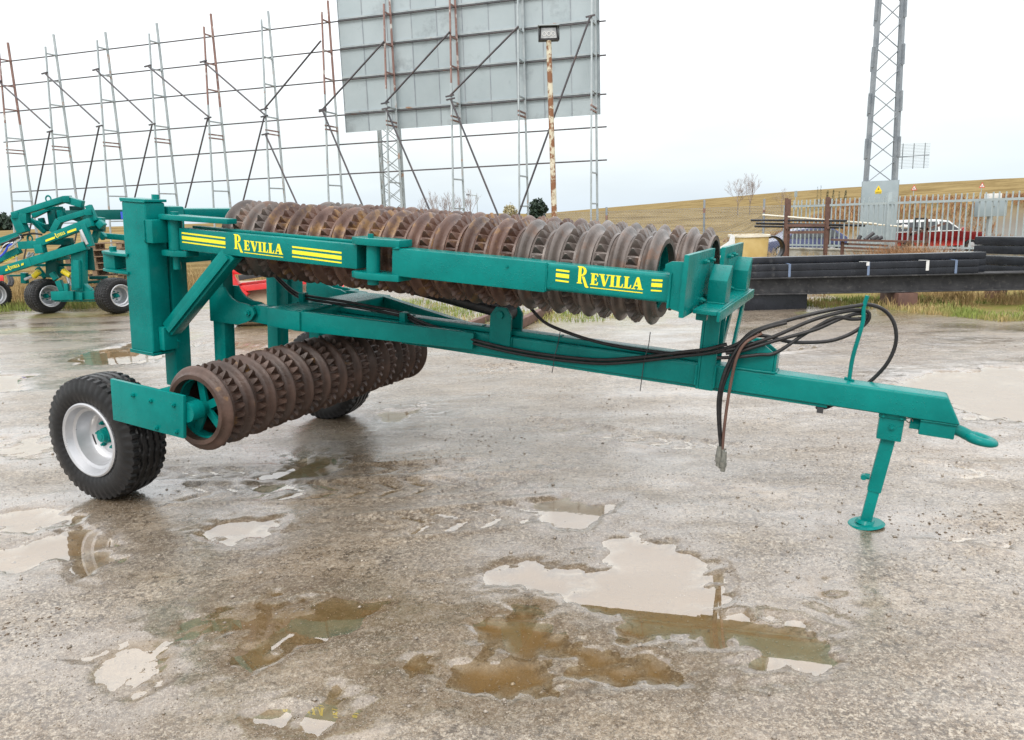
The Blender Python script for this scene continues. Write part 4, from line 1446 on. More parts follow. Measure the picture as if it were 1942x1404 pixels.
zv = Vector((0, 0, 1))
ws = MB().prism([(-.10, -.12), (.10, -.12), (.10, -.055), (-.10, -.055)], flat_on(sc_, yv, zv, pn), 0, .004).build('warning_plate', 'signyellow', pl)
MB().prism([(-.115, -.05), (.115, -.05), (0, .15)], flat_on(sc_, yv, zv, pn), 0, .004).build('warning_triangle', 'signyellow', pl)
MB().prism([(-.085, -.105), (.085, -.105), (.085, -.095), (-.085, -.095)], flat_on(sc_, yv, zv, pn), .0045, .006).build('warning_mark', 'signblack', pl)
MB().prism([(-.085, -.082), (.085, -.082), (.085, -.070), (-.085, -.070)], flat_on(sc_, yv, zv, pn), .0045, .006).build('warning_mark', 'signblack', pl)
MB().prism([(.015, .085), (-.03, .02), (.0, .02), (-.02, -.035), (.03, .035), (.002, .035)], flat_on(sc_, yv, zv, pn), .0045, .006).build('warning_mark', 'signblack', pl)
# grid antenna on its arm
ga, gb = at(1695, 299, 27), at(1762, 294, 27)
an = MB().bar(ga - pylon.location, gb - pylon.location, .03, .03).build('antenna_arm', 'pylon', pylon)
gl, gr_ = at(1703, 297, 27), at(1763, 295, 27)
ux = (gr_ - gl)
ux.z = 0
L0 = ux.length
ux.normalize()
for z_ in np.linspace(-.39, .39, 17):
    MB().bar(gl + Vector((0, 0, z_)) - pylon.location, gl + ux * L0 + Vector((0, 0, z_)) - pylon.location, .010, .010).build('antenna_rod', 'galv', an)
for q in (.15, .5, .85):
    MB().bar(gl + ux * L0 * q + Vector((0, .02, -.42)) - pylon.location, gl + ux * L0 * q + Vector((0, .02, .42)) - pylon.location, .022, .022).build('antenna_rib', 'pylon', an)

# rusty lamp post with floodlight
lb = at(1053, 440, 24)
lt = at(1040.5, 74, 24)
lamp = empty('lamp_post', 'rust-streaked cream lamp post with a square floodlight on top', 'lamp post', (lb.x, lb.y, terrain(np.array([lb.x]), np.array([lb.y]))[0] - .05))
lz = lt.z - lamp.location.z
dx = lt.x - lb.x
pole = MB()
for i in range(6):
    a, b = i / 6, (i + 1) / 6
    pole.cyl((dx * a, 0, lz * a), (dx * b, 0, lz * b), .088 - .012 * a, .088 - .012 * b, seg=14, caps=(i in (0, 5)))
pole.build('pole', 'lamprust', lamp, smooth=True)
hw_ = .29
hd_ = MB().prism([(-hw_, -.05), (hw_, -.05), (hw_ - .03, .33), (-hw_ + .03, .33)], lambda a, b_, d: (dx + a, d, lz + b_), -.08, .18).build('floodlight_housing', 'dark', lamp, bevel=.01)
MB().prism([(-hw_ + .06, .0), (hw_ - .06, .0), (hw_ - .08, .28), (-hw_ + .08, .28)], lambda a, b_, d: (dx + a, d, lz + b_), -.10, -.082).build('floodlight_glass', 'glass', hd_)
for k in (-1, 0, 1):
    MB().lathe([(.062, -.115), (.062, -.101), (.045, -.101), (.045, -.115)], lambda r, th, a: (dx + k * .13 + r * math.cos(th), a, lz + .12 + r * math.sin(th)), 14, True).build('lamp_ring', 'white', hd_, smooth=True)
MB().prism([(-hw_ - .02, .331), (hw_ + .02, .331), (hw_ + .02, .36), (-hw_ - .02, .36)], lambda a, b_, d: (dx + a, d, lz + b_), -.2, .2).build('floodlight_visor', 'galv', hd_)
for q in (-hw_ - .012, hw_ + .006):
    MB().prism([(q, -.06), (q + .008, -.06), (q + .008, .33), (q, .33)], lambda a, b_, d: (dx + a, d, lz + b_), -.24, .1).build('barn_door', 'dark', hd_)

# ================================================================== FENCES
FA, FB = Vector((8.55, 24, 0)), Vector((11.92, 18, 0))
FD = (FB - FA).normalized()
FN = Vector((-FD.y, FD.x, 0))
if FN.y > 0:
    FN = -FN
FLEN = (FB - FA).length + 3.2
pal = empty('palisade_fence', 'pale grey metal bar fence on a low concrete wall in front of the pylon', 'fence', (FA.x, FA.y, -.3))


def fl(u, z, off=0):
    return FD * u + FN * off + Vector((0, 0, z + .3))


MB().bar(fl(-.05, .02), fl(FLEN, .02), .22, .64).build('fence_wall', 'concrete', pal, bevel=.01)
MB().bar(fl(-.08, .365), fl(FLEN, .365), .28, .05).build('wall_coping', 'concrete', pal, bevel=.01)
n_b = int(FLEN / .15)
bar_me = MB().bar((0, 0, .405 + .3), (0, 0, 1.80 + .3), .036, .020).mesh('fence_bar', MT['fence'])
for i in range(n_b):
    u = .15 + i * .15
    if abs(u - 3.45) < .07:
        continue
    o = link('fence_bar', bar_me, pal)
    o.location = FD * u
    o.rotation_euler = (random.uniform(-.006, .006), random.uniform(-.006, .006), math.atan2(FD.y, FD.x))
MB().bar(fl(0, 1.62, .03), fl(FLEN, 1.62, .03), .03, .06).build('fence_rail', 'fence', pal)
MB().bar(fl(0, .47, .03), fl(FLEN, .47, .03), .03, .05).build('fence_rail', 'fence', pal)
for u in (0, 3.45):
    MB().bar(fl(u, .39), fl(u, 1.9 if u else 1.66), .10, .10).build('fence_post', 'fence', pal, bevel=.005)
# grey cabinet and stay behind the fence
gb0 = at(1879, 392, 21)
cab = empty('electric_cabinet', 'light grey metal cabinet seen through the bars at the right end of the fence', 'cabinet', (gb0.x, gb0.y, 0))
zc = gb0.z
MB().box((-.37, -.12, zc - .26), (.37, .12, zc + .20)).build('cabinet_body', 'pylonplate', cab, bevel=.01)
MB().box((-.14, -.125, zc + .21), (.20, .1, zc + .34)).build('cabinet_top_box', 'white', cab, bevel=.006)
MB().box((-.05, -.05, -1.0), (.05, .05, zc - .26)).build('cabinet_post', 'galv', cab)
MB().cyl((0, -.14, zc), (0, -.12, zc), .02, seg=10).build('cabinet_lock', 'steel', cab)

# chain link fence in front of the field
CA, CB = at(1030, 400, 27), at(1492, 400, 24.4)
ca, cb = Vector((CA.x, CA.y, 0)), Vector((CB.x, CB.y, 0))
cl_r = empty('chain_link_fence', 'sagging wire mesh fence along the edge of the stubble field', 'fence', (ca.x, ca.y, 0))
cd = (cb - ca)
CL = cd.length
cd.normalize()


def gzz(p):
    return float(terrain(np.array([p.x]), np.array([p.y]))[0])


wire = MB()
hgt = 1.55
st_ = .085
k = -hgt
while k < CL:
    for sgn in (1, -1):
        u0, u1 = (k, k + hgt) if sgn > 0 else (k + hgt, k)
        za, zb = 0, hgt
        a_, b_ = Vector((u0, za)), Vector((u1, zb))
        d_ = b_ - a_
        lo_, hi_ = 0.0, 1.0
        for (p_, q_) in ((-d_.x, a_.x), (d_.x, CL - a_.x)):
            if abs(p_) > 1e-9:
                r_ = q_ / p_
                if p_ < 0:
                    lo_ = max(lo_, r_)
                else:
                    hi_ = min(hi_, r_)
        if lo_ >= hi_:
            continue
        a2, b2 = a_ + d_ * lo_, a_ + d_ * hi_
        off = .004 * sgn
        wire.bar(cd * a2.x + Vector((0, off, a2.y + .1)), cd * b2.x + Vector((0, off, b2.y + .1)), .007, .007)
    k += st_
wo_ = wire.build('wire_mesh', 'pylon', cl_r)
wo_['kind'] = 'stuff'
for z in (.12, .9, 1.66):
    MB().bar(cd * 0 + Vector((0, 0, z)), cd * CL + Vector((0, 0, z)), .008, .008).build('strand', 'pylon', cl_r)
for (x, y0) in ((1140, 393), (1337, 379), (1450, 378)):
    pq = at(x, y0, 25.5)
    u = (Vector((pq.x, pq.y, 0)) - ca).dot(cd)
    zt = pq.z
    MB().cyl(cd * u + Vector((0, -.03, -.6)), cd * u + Vector((0, -.03, zt)), .035, seg=8).build('fence_post', 'pylon', cl_r, smooth=True)
    MB().cyl(cd * u + Vector((0, -.03, zt - .42)), cd * u + Vector((0, -.03, zt - .27)), .038, seg=8).build('post_band', 'galvrust', cl_r, smooth=True)

# ================================================================== STEEL STOCK ON THE RIGHT
b0, b1 = ground_at(1400, 572), ground_at(1990, 577)
BY0, BY1 = 12.35, 11.75


def bl(x, y, k=0.0):
    Yq = BY0 + (BY1 - BY0) * (x - 1400) / 590 + k
    return at(x, y, Yq)


A, B = bl(1380, 543.5), bl(2020, 530)
zm = (A.z + B.z) / 2
A.z = B.z = zm
H1 = .275
sup = []
for k, (x, w_) in enumerate(((1707, .30), (1470, 1.0))):
    c = bl(x, 560)
    zt = zm - H1 / 2 - .004
    sb = MB()
    sb.box((c.x - w_ / 2, c.y - (.25 if k == 0 else .05), -.03), (c.x + w_ / 2, c.y + .35, zt))
    o = sb.build('steel_trestle', 'rustbrown' if k == 0 else 'black', None, bevel=.008)  # left support coloured black to stand for the shade under the girder
    tag(o, 'short rusty steel block propping the big black girder' if k == 0 else 'long beam under the left end of the black girder, coloured black for the shade there', 'support')
c = bl(1707, 560)
gird = empty('steel_girder', 'long black scuffed I-beam girder resting low above the grass verge', 'girder', (A.x, A.y, 0))
gd = (B - A).normalized()
gdn = Vector((-gd.y, gd.x, 0))
go_ = Vector((A.x, A.y, 0))
MB().bar(A - go_, B - go_, .02, H1 - .04).build('girder_web', 'blackrough', gird)
for s_ in (-1, 1):
    z_ = s_ * (H1 / 2 - .011)
    MB().bar(A - go_ + Vector((0, 0, z_)), B - go_ + Vector((0, 0, z_)), .30, .022).build('girder_flange', 'blackrough', gird, bevel=.004)


ztop_g = zm + H1 / 2


def tube_len(x0, x1, row, layer, sz=.098, dy=0.0, label=None, group=None, z0=None):
    p, q = bl(x0, 500), bl(x1, 500)
    z_ = (z0 if z0 is not None else ztop_g) + .002 + sz * (layer + .5) + .004 * layer
    p = Vector((p.x, p.y, z_)) + gdn * (row * (sz + .004) - .09 + dy)
    q = Vector((q.x, q.y, z_)) + gdn * (row * (sz + .004) - .09 + dy)
    o = MB().bar((0, 0, 0), q - p, sz, sz).build('steel_tube', 'black', None, bevel=.008)
    o.location = p
    tag(o, label, 'steel tube', group)
    return o


lay_names = ('bottom', 'middle', 'top')
for row in range(2):
    for layer in range(2):
        tube_len(1395, 1849 - row * 1.5, row, layer, label='front bundle of black square tube, %s layer, %s' % (('lower', 'upper')[layer], ('front tube', 'rear tube')[row]), group='front strapped bundle of black tubes')
for row in range(2, 4):
    for layer in range(3):
        tube_len(1395, 1873 - (row - 2) * 2, row, layer, label='rear longer bundle of black square tube, %s layer, %s' % (lay_names[layer], ('front tube', 'rear tube')[row - 2]), group='rear strapped bundle of black tubes')
for x, w_ in ((1494, .035), (1642, .035), (1806, .035)):
    p = bl(x, 500)
    p.z = 0
    p = p + gdn * (-.09 - .053)
    o = MB()
    z1 = ztop_g + .002 + .098 * 2 + .006
    o.bar((0, 0, ztop_g + .002), (0, 0, z1), w_, .003, upv=gdn)
    o.bar(Vector((0, 0, z1)), Vector((0, 0, z1)) + gdn * .22, w_, .003)
    ob = o.build('steel_strap', 'strap', None)
    ob.location = p
    tag(ob, 'blue steel strap round the front tube bundle, %s' % {1494: 'leftmost one', 1642: 'middle one beside a white tag', 1806: 'rightmost one'}[x], 'strap')
for x, hh, nm in ((1640, .06, 'small'), (1752, .155, 'long')):
    p = bl(x, 500)
    p.z = 0
    p = p + gdn * (-.09 - .060)
    z1 = ztop_g + .002 + .098 * 2 + .014
    o = MB().bar((0, 0, z1 - hh), (0, 0, z1), .045, .002, upv=gdn).bar(Vector((0, 0, z1)), Vector((-.10, 0, z1)) + gdn * .10, .045, .003)
    ob = o.build('paper_tag', 'white', None)
    ob.location = p
    tag(ob, '%s white paper tag hanging over the black tube bundle' % nm, 'tag')
# stack at the right edge, a little farther, lying the other way
qa, qb = at(1851, 480, 13.1), at(2010, 492, 11.9)
sdv_ = Vector((qb.x - qa.x, qb.y - qa.y, 0)).normalized()
sdn = Vector((-sdv_.y, sdv_.x, 0))
zq = at(1851, 448, 13.1).z
L4 = 2.6
names4 = ('second layer from the bottom', 'third layer', 'fourth layer', 'top layer')
zcur = zq
lev = []
for k in range(4):
    z_ = zcur - .075 - k * .145 - (.03 if k > 1 else 0)
    lev.append(z_)
    for r_ in range(2):
        p = Vector((qa.x, qa.y, z_)) + sdn * (r_ * .15)
        o = MB().bar((0, 0, 0), sdv_ * L4, .14, .135).build('steel_channel', 'black', None, bevel=.008)
        o.location = p
        tag(o, 'black box section in the stack at the right edge, %s, %s' % (('top layer', 'second layer down', 'third layer down', 'bottom layer')[k], ('front one', 'rear one')[r_]), 'box section', 'black box sections stacked at the right edge')
p = Vector((qa.x, qa.y, 0)) + sdn * .075
zb_ = lev[-1] - .0675
for u in (.35, 1.6):
    o = MB().box((-.09, -.16, -.02), (.09, .16, zb_ - .052)).build('timber_block', 'rustbrown', None)
    o.location = p + sdv_ * u
    o.rotation_euler = (0, 0, math.atan2(sdv_.y, sdv_.x))
    tag(o, 'brown prop under the black stack at the right edge, %s one' % ('left' if u < 1 else 'right'), 'prop')
for r_ in (0, 1):
    o = MB().bar((0, 0, 0), sdv_ * 2.9, .03, .03).build('aluminium_rail', 'galv', None)
    o.location = Vector((qa.x, qa.y, zb_ - .02 - .0)) + sdn * (r_ * .12 - .02)
    tag(o, 'thin bright metal rail under the black stack, %s one' % ('near', 'far')[r_], 'rail')

# pipe rack in front of the fence
rk = at(1569, 497, 22)
rack = empty('pipe_rack', 'rusty brown post rack holding long thin tubes in front of the fence', 'rack', (rk.x, rk.y, 0))


def rkp(x, y, Yq=22):
    return at(x, y, Yq) - Vector((rk.x, rk.y, 0))


def gpt(p):
    q = Vector(p)
    q.z = -.05
    return q


for (x, yt, Yq, w_) in ((1492, 376, 22, .075), (1498, 378, 22.9, .06), (1570, 374, 21.6, .09), (1574, 376, 22.9, .06)):
    t_ = rkp(x, yt, Yq)
    MB().bar(gpt(t_), t_, w_, w_).build('rack_post', 'rustbrown', rack)
for (y, ) in ((441, ), (428, )):
    a, b = rkp(1492, y, 22), rkp(1570, y - .5, 21.6)
    MB().bar(a, b, .05, .07).build('rack_rail', 'rustbrown', rack)
for (xa, ya, xb) in ((1492, 432, 1498), (1570, 432, 1574)):
    MB().bar(rkp(xa, ya, 21.9 if xa < 1500 else 21.5), rkp(xb, ya, 23.0), .05, .06).build('rack_arm', 'rustbrown', rack)
pipes = [((1424, 418), (1606, 419), 'black', .05, 'black tube jutting far left from the rusty rack, top one'), ((1434, 424), (1640, 428), 'black', .055, 'black tube on the rusty rack, longest one to the right'),
         ((1431, 429.5), (1600, 432), 'dark', .05, 'dark tube on the rusty rack, lowest one'), ((1446, 408), (1662, 425), 'cream', .045, 'cream tube slanting across the rusty rack, upper one'),
         ((1500, 413.5), (1712, 430), 'cream', .04, 'cream tube on the rusty rack ending in a white fitting')]
for i, (a, b, mt_, sz, lab) in enumerate(pipes):
    Yq = 22.15 + .12 * i
    pa_, pb_ = at(*a, Yq), at(*b, Yq)
    o = MB().cyl((0, 0, 0), pb_ - pa_, sz / 1.6, seg=10).build('tube', mt_, None, smooth=True)
    o.location = pa_
    tag(o, lab, 'tube')
    if i == 4:
        MB().cyl(pb_ - pa_ - Vector((.02, 0, 0)), pb_ - pa_ + Vector((.16, 0, -.01)), .07, .05, seg=12).build('end_fitting', 'white', o, smooth=True)
# scrap bench right of the rack
sb0 = at(1690, 500, 20.5)
bench = empty('scrap_bench', 'low rusty bench of scrap metal with an empty black frame, in front of the fence', 'scrap bench', (sb0.x, sb0.y, 0))


def sbp(x, y, Yq=20.5):
    return at(x, y, Yq) - Vector((sb0.x, sb0.y, 0))


MB().bar(sbp(1580, 455), sbp(1757, 459), .35, .05).build('bench_top', 'rustbrown', bench)
for x in (1598, 1726, 1742, 1755):
    MB().bar(gpt(sbp(x, 460)), sbp(x, 458), .07, .07).build('bench_leg', 'rustbrown', bench)
fr4 = [sbp(1733, 433), sbp(1736, 415.5), sbp(1757, 415), sbp(1757, 433.5)]
for i in range(4):
    MB().bar(fr4[i], fr4[(i + 1) % 4], .04, .05).build('window_frame', 'signblack', bench)
for i, x in enumerate((1726, 1742, 1757)):
    MB().bar(sbp(x, 458), sbp(x + 1, 432 if x < 1757 else 415), .05, .05).build('bench_upright', 'rustbrown', bench)
MB().bar(sbp(1720, 447), sbp(1792, 424), .05, .06).build('scrap_bar', 'rustbrown', bench)
for (a, b) in (((1640, 455), (1657, 442)), ((1652, 455), (1665, 449)), ((1660, 456), (1673, 450)), ((1628, 455), (1632, 447))):
    MB().cyl(sbp(*a), sbp(*b), .05, seg=10).build('scrap_pipe', 'dark', bench, smooth=True)
for (a, b) in (((1600, 470), (1690, 474)), ((1605, 463), (1680, 466))):
    MB().bar(sbp(*a), sbp(*b), .25, .05).build('scrap_sheet', 'rustbrown', bench)

# yellow trough and pale board
tr = at(1418, 520, 17.5)
trough = empty('fibreglass_trough', 'yellow fibreglass tub with a pale rounded rim behind the roller', 'tub', (tr.x, tr.y, 0))
rimz = at(1418, 449, 17.5).z


def tub_prof(k, w0, d0):
    out = []
    for i in range(28):
        a = 2 * math.pi * i / 28
        cx_, sx_ = math.cos(a), math.sin(a)
        e_ = .55
        out.append((math.copysign(abs(cx_) ** e_, cx_) * w0, math.copysign(abs(sx_) ** e_, sx_) * d0))
    return out


def tub_shell(mb_, levels):
    o0 = len(mb_.v)
    n_ = 28
    vs_, fs_ = [], []
    for (w0, d0, z_) in levels:
        vs_ += [(a, b, z_) for a, b in tub_prof(0, w0, d0)]
    for L in range(len(levels) - 1):
        for i in range(n_):
            fs_.append((L * n_ + i, L * n_ + (i + 1) % n_, (L + 1) * n_ + (i + 1) % n_, (L + 1) * n_ + i))
    fs_.append(tuple((len(levels) - 1) * n_ + i for i in range(n_)))
    fs_.insert(0, tuple(range(n_ - 1, -1, -1)))
    return mb_.add(vs_, fs_)


tub_shell(MB(), [(.27, .40, -.02), (.33, .52, .45), (.36, .56, rimz), (.33, .53, rimz), (.28, .47, .35), (.24, .38, .25)]).build('tub_shell', 'trough', trough, smooth=True, angle=50)
rimmb = MB()
lv = [(.335, .535, rimz + .001), (.388, .588, rimz + .001), (.388, .588, rimz + .045), (.335, .535, rimz + .045)]
vs_, fs_ = [], []
for (w0, d0, z_) in lv:
    vs_ += [(a, b, z_) for a, b in tub_prof(0, w0, d0)]
for L in range(4):
    for i in range(28):
        fs_.append((L * 28 + i, L * 28 + (i + 1) % 28, ((L + 1) % 4) * 28 + (i + 1) % 28, ((L + 1) % 4) * 28 + i))
rimmb.add(vs_, fs_).build('tub_rim', 'cream', trough, smooth=True, angle=50)
pbd = at(1388, 470, 17.0)
o = MB().prism([(-.35, 0), (.10, .0), (.10, 1.02), (.02, 1.08), (-.02, .92), (-.35, .72)], lambda a, b_, d: (a, d, b_), 0, .04).build('leaning_board', 'paleboard', None)
o.location = (pbd.x, pbd.y, 0)
o.rotation_euler = (R(-8), 0, 0)
tag(o, 'pale grey board standing beside the yellow tub', 'board')
hp = at(1462, 470, 18.5)
hoop = MB().lathe([(.26, -.11), (.30, -.12), (.31, 0), (.30, .12), (.26, .11)], lambda r, th, a: (r * math.cos(th), a, r * math.sin(th)), 32, True).build('worn_tyre', 'tyre', None, smooth=True)
hoop.location = (hp.x, hp.y, hp.z - .02)
MBT = MB().box((hp.x - .3, hp.y - .25, -.05), (hp.x + .3, hp.y + .25, hp.z - .335)).build('masonry_block', 'concrete', None, bevel=.02)
tag(hoop, 'old black tyre hoop standing on a block left of the rusty rack', 'tyre')
tag(MBT, 'pale stone block under the standing tyre hoop', 'block')


# ================================================================== CARS ON THE LOWER ROAD
def car(root, prof, green, hw, bodymat, wins, wheels, roof=None, flip=False):
    """prof: side outline (x, z); the greenhouse leans in towards the roof"""
    zs = [p[1] for p in prof]
    zmx, belt = max(zs), green

    def fn(side):
        def g(a, b_, d):
            lean = max(0, (b_ - belt) / (zmx - belt)) * .18
            return (a, side * (d - lean if d > 0 else 0), b_)
        return g
    mb_ = MB()
    n_ = len(prof)
    vs_ = []
    for sd_ in (-1, 1):
        for a, b_ in prof:
            lean = max(0, (b_ - belt) / (zmx - belt)) * .18
            vs_.append((a, sd_ * (hw - lean), b_))
    fs_ = [tuple(range(n_)), tuple(range(2 * n_ - 1, n_ - 1, -1))] + [(i, (i + 1) % n_, n_ + (i + 1) % n_, n_ + i) for i in range(n_)]
    mb_.add(vs_, fs_).build('car_body', bodymat, root, bevel=.04, segs=3)
    for poly in wins:
        wv_ = []
        for d_ in (.004, .016):
            for a, b_ in poly:
                lean = max(0, (b_ - belt) / (zmx - belt)) * .18
                wv_.append((a, -(hw - lean) - d_, b_))
        k_ = len(poly)
        MB().add(wv_, [tuple(range(k_)), tuple(range(2 * k_ - 1, k_ - 1, -1))] + [(i, (i + 1) % k_, k_ + (i + 1) % k_, k_ + i) for i in range(k_)]).build('side_window', 'carglass', root)
    for x_ in wheels:
        for sd_ in (-1, 1):
            w_ = MB().lathe([(.20, -.10), (.29, -.11), (.32, -.08), (.32, .08), (.29, .11), (.20, .10)], lambda r, th, a: (x_ + r * math.cos(th), sd_ * (hw - .06) + a, .32 + r * math.sin(th)), 24, True).build('wheel', 'tyre', root, smooth=True)
            rm = MB().cyl((x_, sd_ * (hw + .0), .32), (x_, sd_ * (hw + .035), .32), .20, .17, seg=20)
            for q in range(5):
                a = q * 2 * math.pi / 5
                rm.bar((x_, sd_ * (hw + .03), .32), (x_ + .19 * math.cos(a), sd_ * (hw + .05), .32 + .19 * math.sin(a)), .03, .03)
            rm.build('wheel_rim', 'rim', w_, smooth=True)


bc = at(1515, 470, 41)
zc = float(terrain(np.array([bc.x]), np.array([bc.y]))[0])
blue = empty('blue_car', 'dark blue estate car parked on the road, partly hidden behind the fence bars', 'car', (bc.x, bc.y, zc))
blue.rotation_euler = (0, 0, R(4))
car(blue, [(-2.2, .30), (-2.25, .62), (-2.15, .80), (-1.2, .95), (-.55, 1.38), (.2, 1.46), (1.5, 1.43), (2.05, 1.05), (2.2, .95), (2.25, .35), (1.8, .25), (-1.8, .25)], .92, .86, 'carblue',
    [[(-1.0, .97), (-.5, 1.32), (.12, 1.37), (.12, .97)], [(.2, .97), (.2, 1.37), (1.0, 1.36), (1.0, .97)], [(1.08, .97), (1.08, 1.35), (1.45, 1.34), (1.85, 1.0)]], (-1.4, 1.4))
pc = at(1768, 455, 41)
zc = float(terrain(np.array([pc.x]), np.array([pc.y]))[0])
redc = empty('red_pickup', 'faded red pickup with a white cab roof seen through the fence bars', 'pickup', (pc.x, pc.y, zc))
redc.rotation_euler = (0, 0, R(-3))
car(redc, [(2.5, .40), (2.52, .75), (2.3, .98), (1.2, 1.06), (1.15, 1.08), (-2.45, 1.08), (-2.5, .45), (-1.9, .32), (1.9, .32)], 1.2, .90, 'carred', [], (-1.6, 1.55))
cabn = MB()
cp_ = [(1.12, 1.085), (.45, 1.62), (-.1, 1.70), (-2.2, 1.70), (-2.4, 1.60), (-2.42, 1.085)]
vs_ = [(a, s_ * (.86 - .16 * (b_ - 1.085) / .6), b_) for s_ in (-1, 1) for a, b_ in cp_]
n_ = len(cp_)
cabn.add(vs_, [tuple(range(n_)), tuple(range(2 * n_ - 1, n_ - 1, -1))] + [(i, (i + 1) % n_, n_ + (i + 1) % n_, n_ + i) for i in range(n_)])
cbo = cabn.build('cab_roof', 'paleboard', redc, bevel=.04)
for poly in ([(.95, 1.14), (.40, 1.55), (-.05, 1.60), (-.05, 1.14)], [(-.15, 1.14), (-.15, 1.60), (-1.0, 1.60), (-1.0, 1.14)], [(-1.1, 1.14), (-1.1, 1.60), (-2.2, 1.58), (-2.3, 1.14)]):
    wv_ = [(a, -(.86 - .16 * (b_ - 1.085) / .6) - d_, b_) for d_ in (.003, .014) for a, b_ in poly]
    MB().add(wv_, [(0, 1, 2, 3), (7, 6, 5, 4), (0, 4, 5, 1), (1, 5, 6, 2), (2, 6, 7, 3), (3, 7, 4, 0)]).build('side_window', 'carglass', cbo)
MB().box((1.0, -1.06, 1.10), (1.14, -.87, 1.27)).build('wing_mirror', 'carred', redc, bevel=.03)
MB().box((2.44, -.75, .70), (2.545, -.45, .86)).build('headlight', 'white', redc, bevel=.02)

# ================================================================== SECOND MACHINE AND OTHER STOCK ON THE LEFT
cw = ground_at(150, 594)
cult = empty('cultivator', 'folded teal cultivator with wide black tyres parked at the left edge of the yard', 'cultivator', (cw.x, cw.y, 0))
CY = cw.y


def cp(x, y, dY=0.0):
    return at(x, y, CY + dY) - Vector((cw.x, cw.y, 0))


def cbar(name, a, b, px, dY=0.0, dY2=None, mat='green', depth=None, parent=None):
    w_ = px / F * CY * 1.3
    return MB().bar(cp(*a, dY), cp(*b, dY if dY2 is None else dY2), depth or w_, w_).build(name, mat, parent or cult, bevel=min(.012, w_ * .15))


k5 = 5.4


def q5(x, y):
    return (x / k5, 360 + y / k5)


# top folding frame (near and far side)
for dY in (0, .95):
    o_ = 0 if dY == 0 else 6
    cbar('top_beam', (q5(150, 258)[0] + o_, q5(150, 258)[1] - o_ * .2), (q5(675, 92)[0] + o_, q5(675, 92)[1]), 8, dY, depth=.16)
    cbar('top_beam', q5(675, 100), q5(850, 150), 10, dY)
    cbar('folding_arm', q5(175, 270), q5(245, 440), 13, dY)
    cbar('lift_arm', q5(905, 160), q5(975, 320), 8, dY)
    cbar('linkage', q5(610, 315), q5(905, 225), 8, dY)
    cbar('linkage', q5(545, 440), q5(612, 312), 9, dY)
    cbar('wing_frame_beam', q5(400, 545), q5(940, 330), 12, dY - .12)
    cbar('lower_frame_beam', q5(330, 735), q5(890, 570), 12, dY - .12)
for a, b in ((q5(150, 262), q5(150, 262)), (q5(675, 96), q5(675, 96)), (q5(900, 230), q5(900, 230)), (q5(860, 590), q5(860, 590)), (q5(410, 540), q5(410, 540))):
    cbar('cross_tube', a, (b[0] + 6, b[1] - 1), 9, -.12, .95)
cbar('end_beam', q5(205, 570), q5(410, 560), 11, -.12)
cbar('front_arm', q5(405, 560), q5(425, 650), 12, -.14)
cbar('brace', q5(310, 300), q5(460, 440), 5, .3)
cbar('brace', q5(340, 270), q5(500, 190), 7, .5)
cbar('brace', q5(360, 330), q5(500, 390), 6, .4)
cbar('hanging_arm', q5(620, 190), q5(640, 300), 9, .5)
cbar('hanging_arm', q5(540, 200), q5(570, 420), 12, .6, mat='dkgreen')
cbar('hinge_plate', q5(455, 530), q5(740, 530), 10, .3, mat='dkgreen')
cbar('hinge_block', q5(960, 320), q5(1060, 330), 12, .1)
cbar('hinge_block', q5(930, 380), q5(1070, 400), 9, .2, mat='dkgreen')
cbar('link_bar', q5(860, 350), q5(935, 580), 8, -.16)
cbar('link_bar', q5(830, 410), q5(900, 560), 4, -.2, mat='rim')
db = cbar('drawbar', q5(-60, 858), q5(335, 735), 12, -.13)
cbar('upper_drawbar', q5(-40, 735), q5(205, 618), 9, .1)
cbar('side_rail', q5(-40, 530), q5(210, 450), 7, .7)
cbar('rear_post', q5(812, 600), q5(818, 1030), 17, 0, depth=.2)
cbar('rear_post', q5(790, 720), q5(800, 1010), 8, -.14)
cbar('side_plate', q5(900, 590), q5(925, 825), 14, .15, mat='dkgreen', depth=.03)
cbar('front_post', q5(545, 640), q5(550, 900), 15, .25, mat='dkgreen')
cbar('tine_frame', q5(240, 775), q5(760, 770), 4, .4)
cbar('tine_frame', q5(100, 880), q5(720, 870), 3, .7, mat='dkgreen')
cbar('axle_beam', q5(540, 1085), q5(1040, 1075), 13, 0, depth=.14)
cbar('axle_gusset', q5(850, 980), q5(925, 1050), 10, 0)
cbar('axle_gusset', q5(600, 930), q5(650, 1050), 8, .1)
cbar('tie_rod', q5(560, 1140), q5(1040, 1138), 2, 0)
cbar('strut', q5(380, 800), q5(470, 900), 6, .3)
cbar('strut', q5(640, 790), q5(570, 900), 6, .3)
cbar('strut', q5(530, 850), q5(580, 920), 7, .1)
cbar('other_implement_beam', q5(640, 262), q5(1320, 255), 17, 3.2, mat='dkgreen')  # beam of another implement, joined to the cultivator along with the lower bar
cbar('lower_rear_beam', q5(1040, 470), q5(1320, 495), 9, 1.6)
cbar('rear_knee', q5(1010, 430), q5(1075, 500), 9, 1.4)
MB().box(cp(*q5(1254, 300), 3.05) - Vector((0, .06, 0)), cp(*q5(1278, 225), 3.05)).build('sticker', 'bluecap', cult)
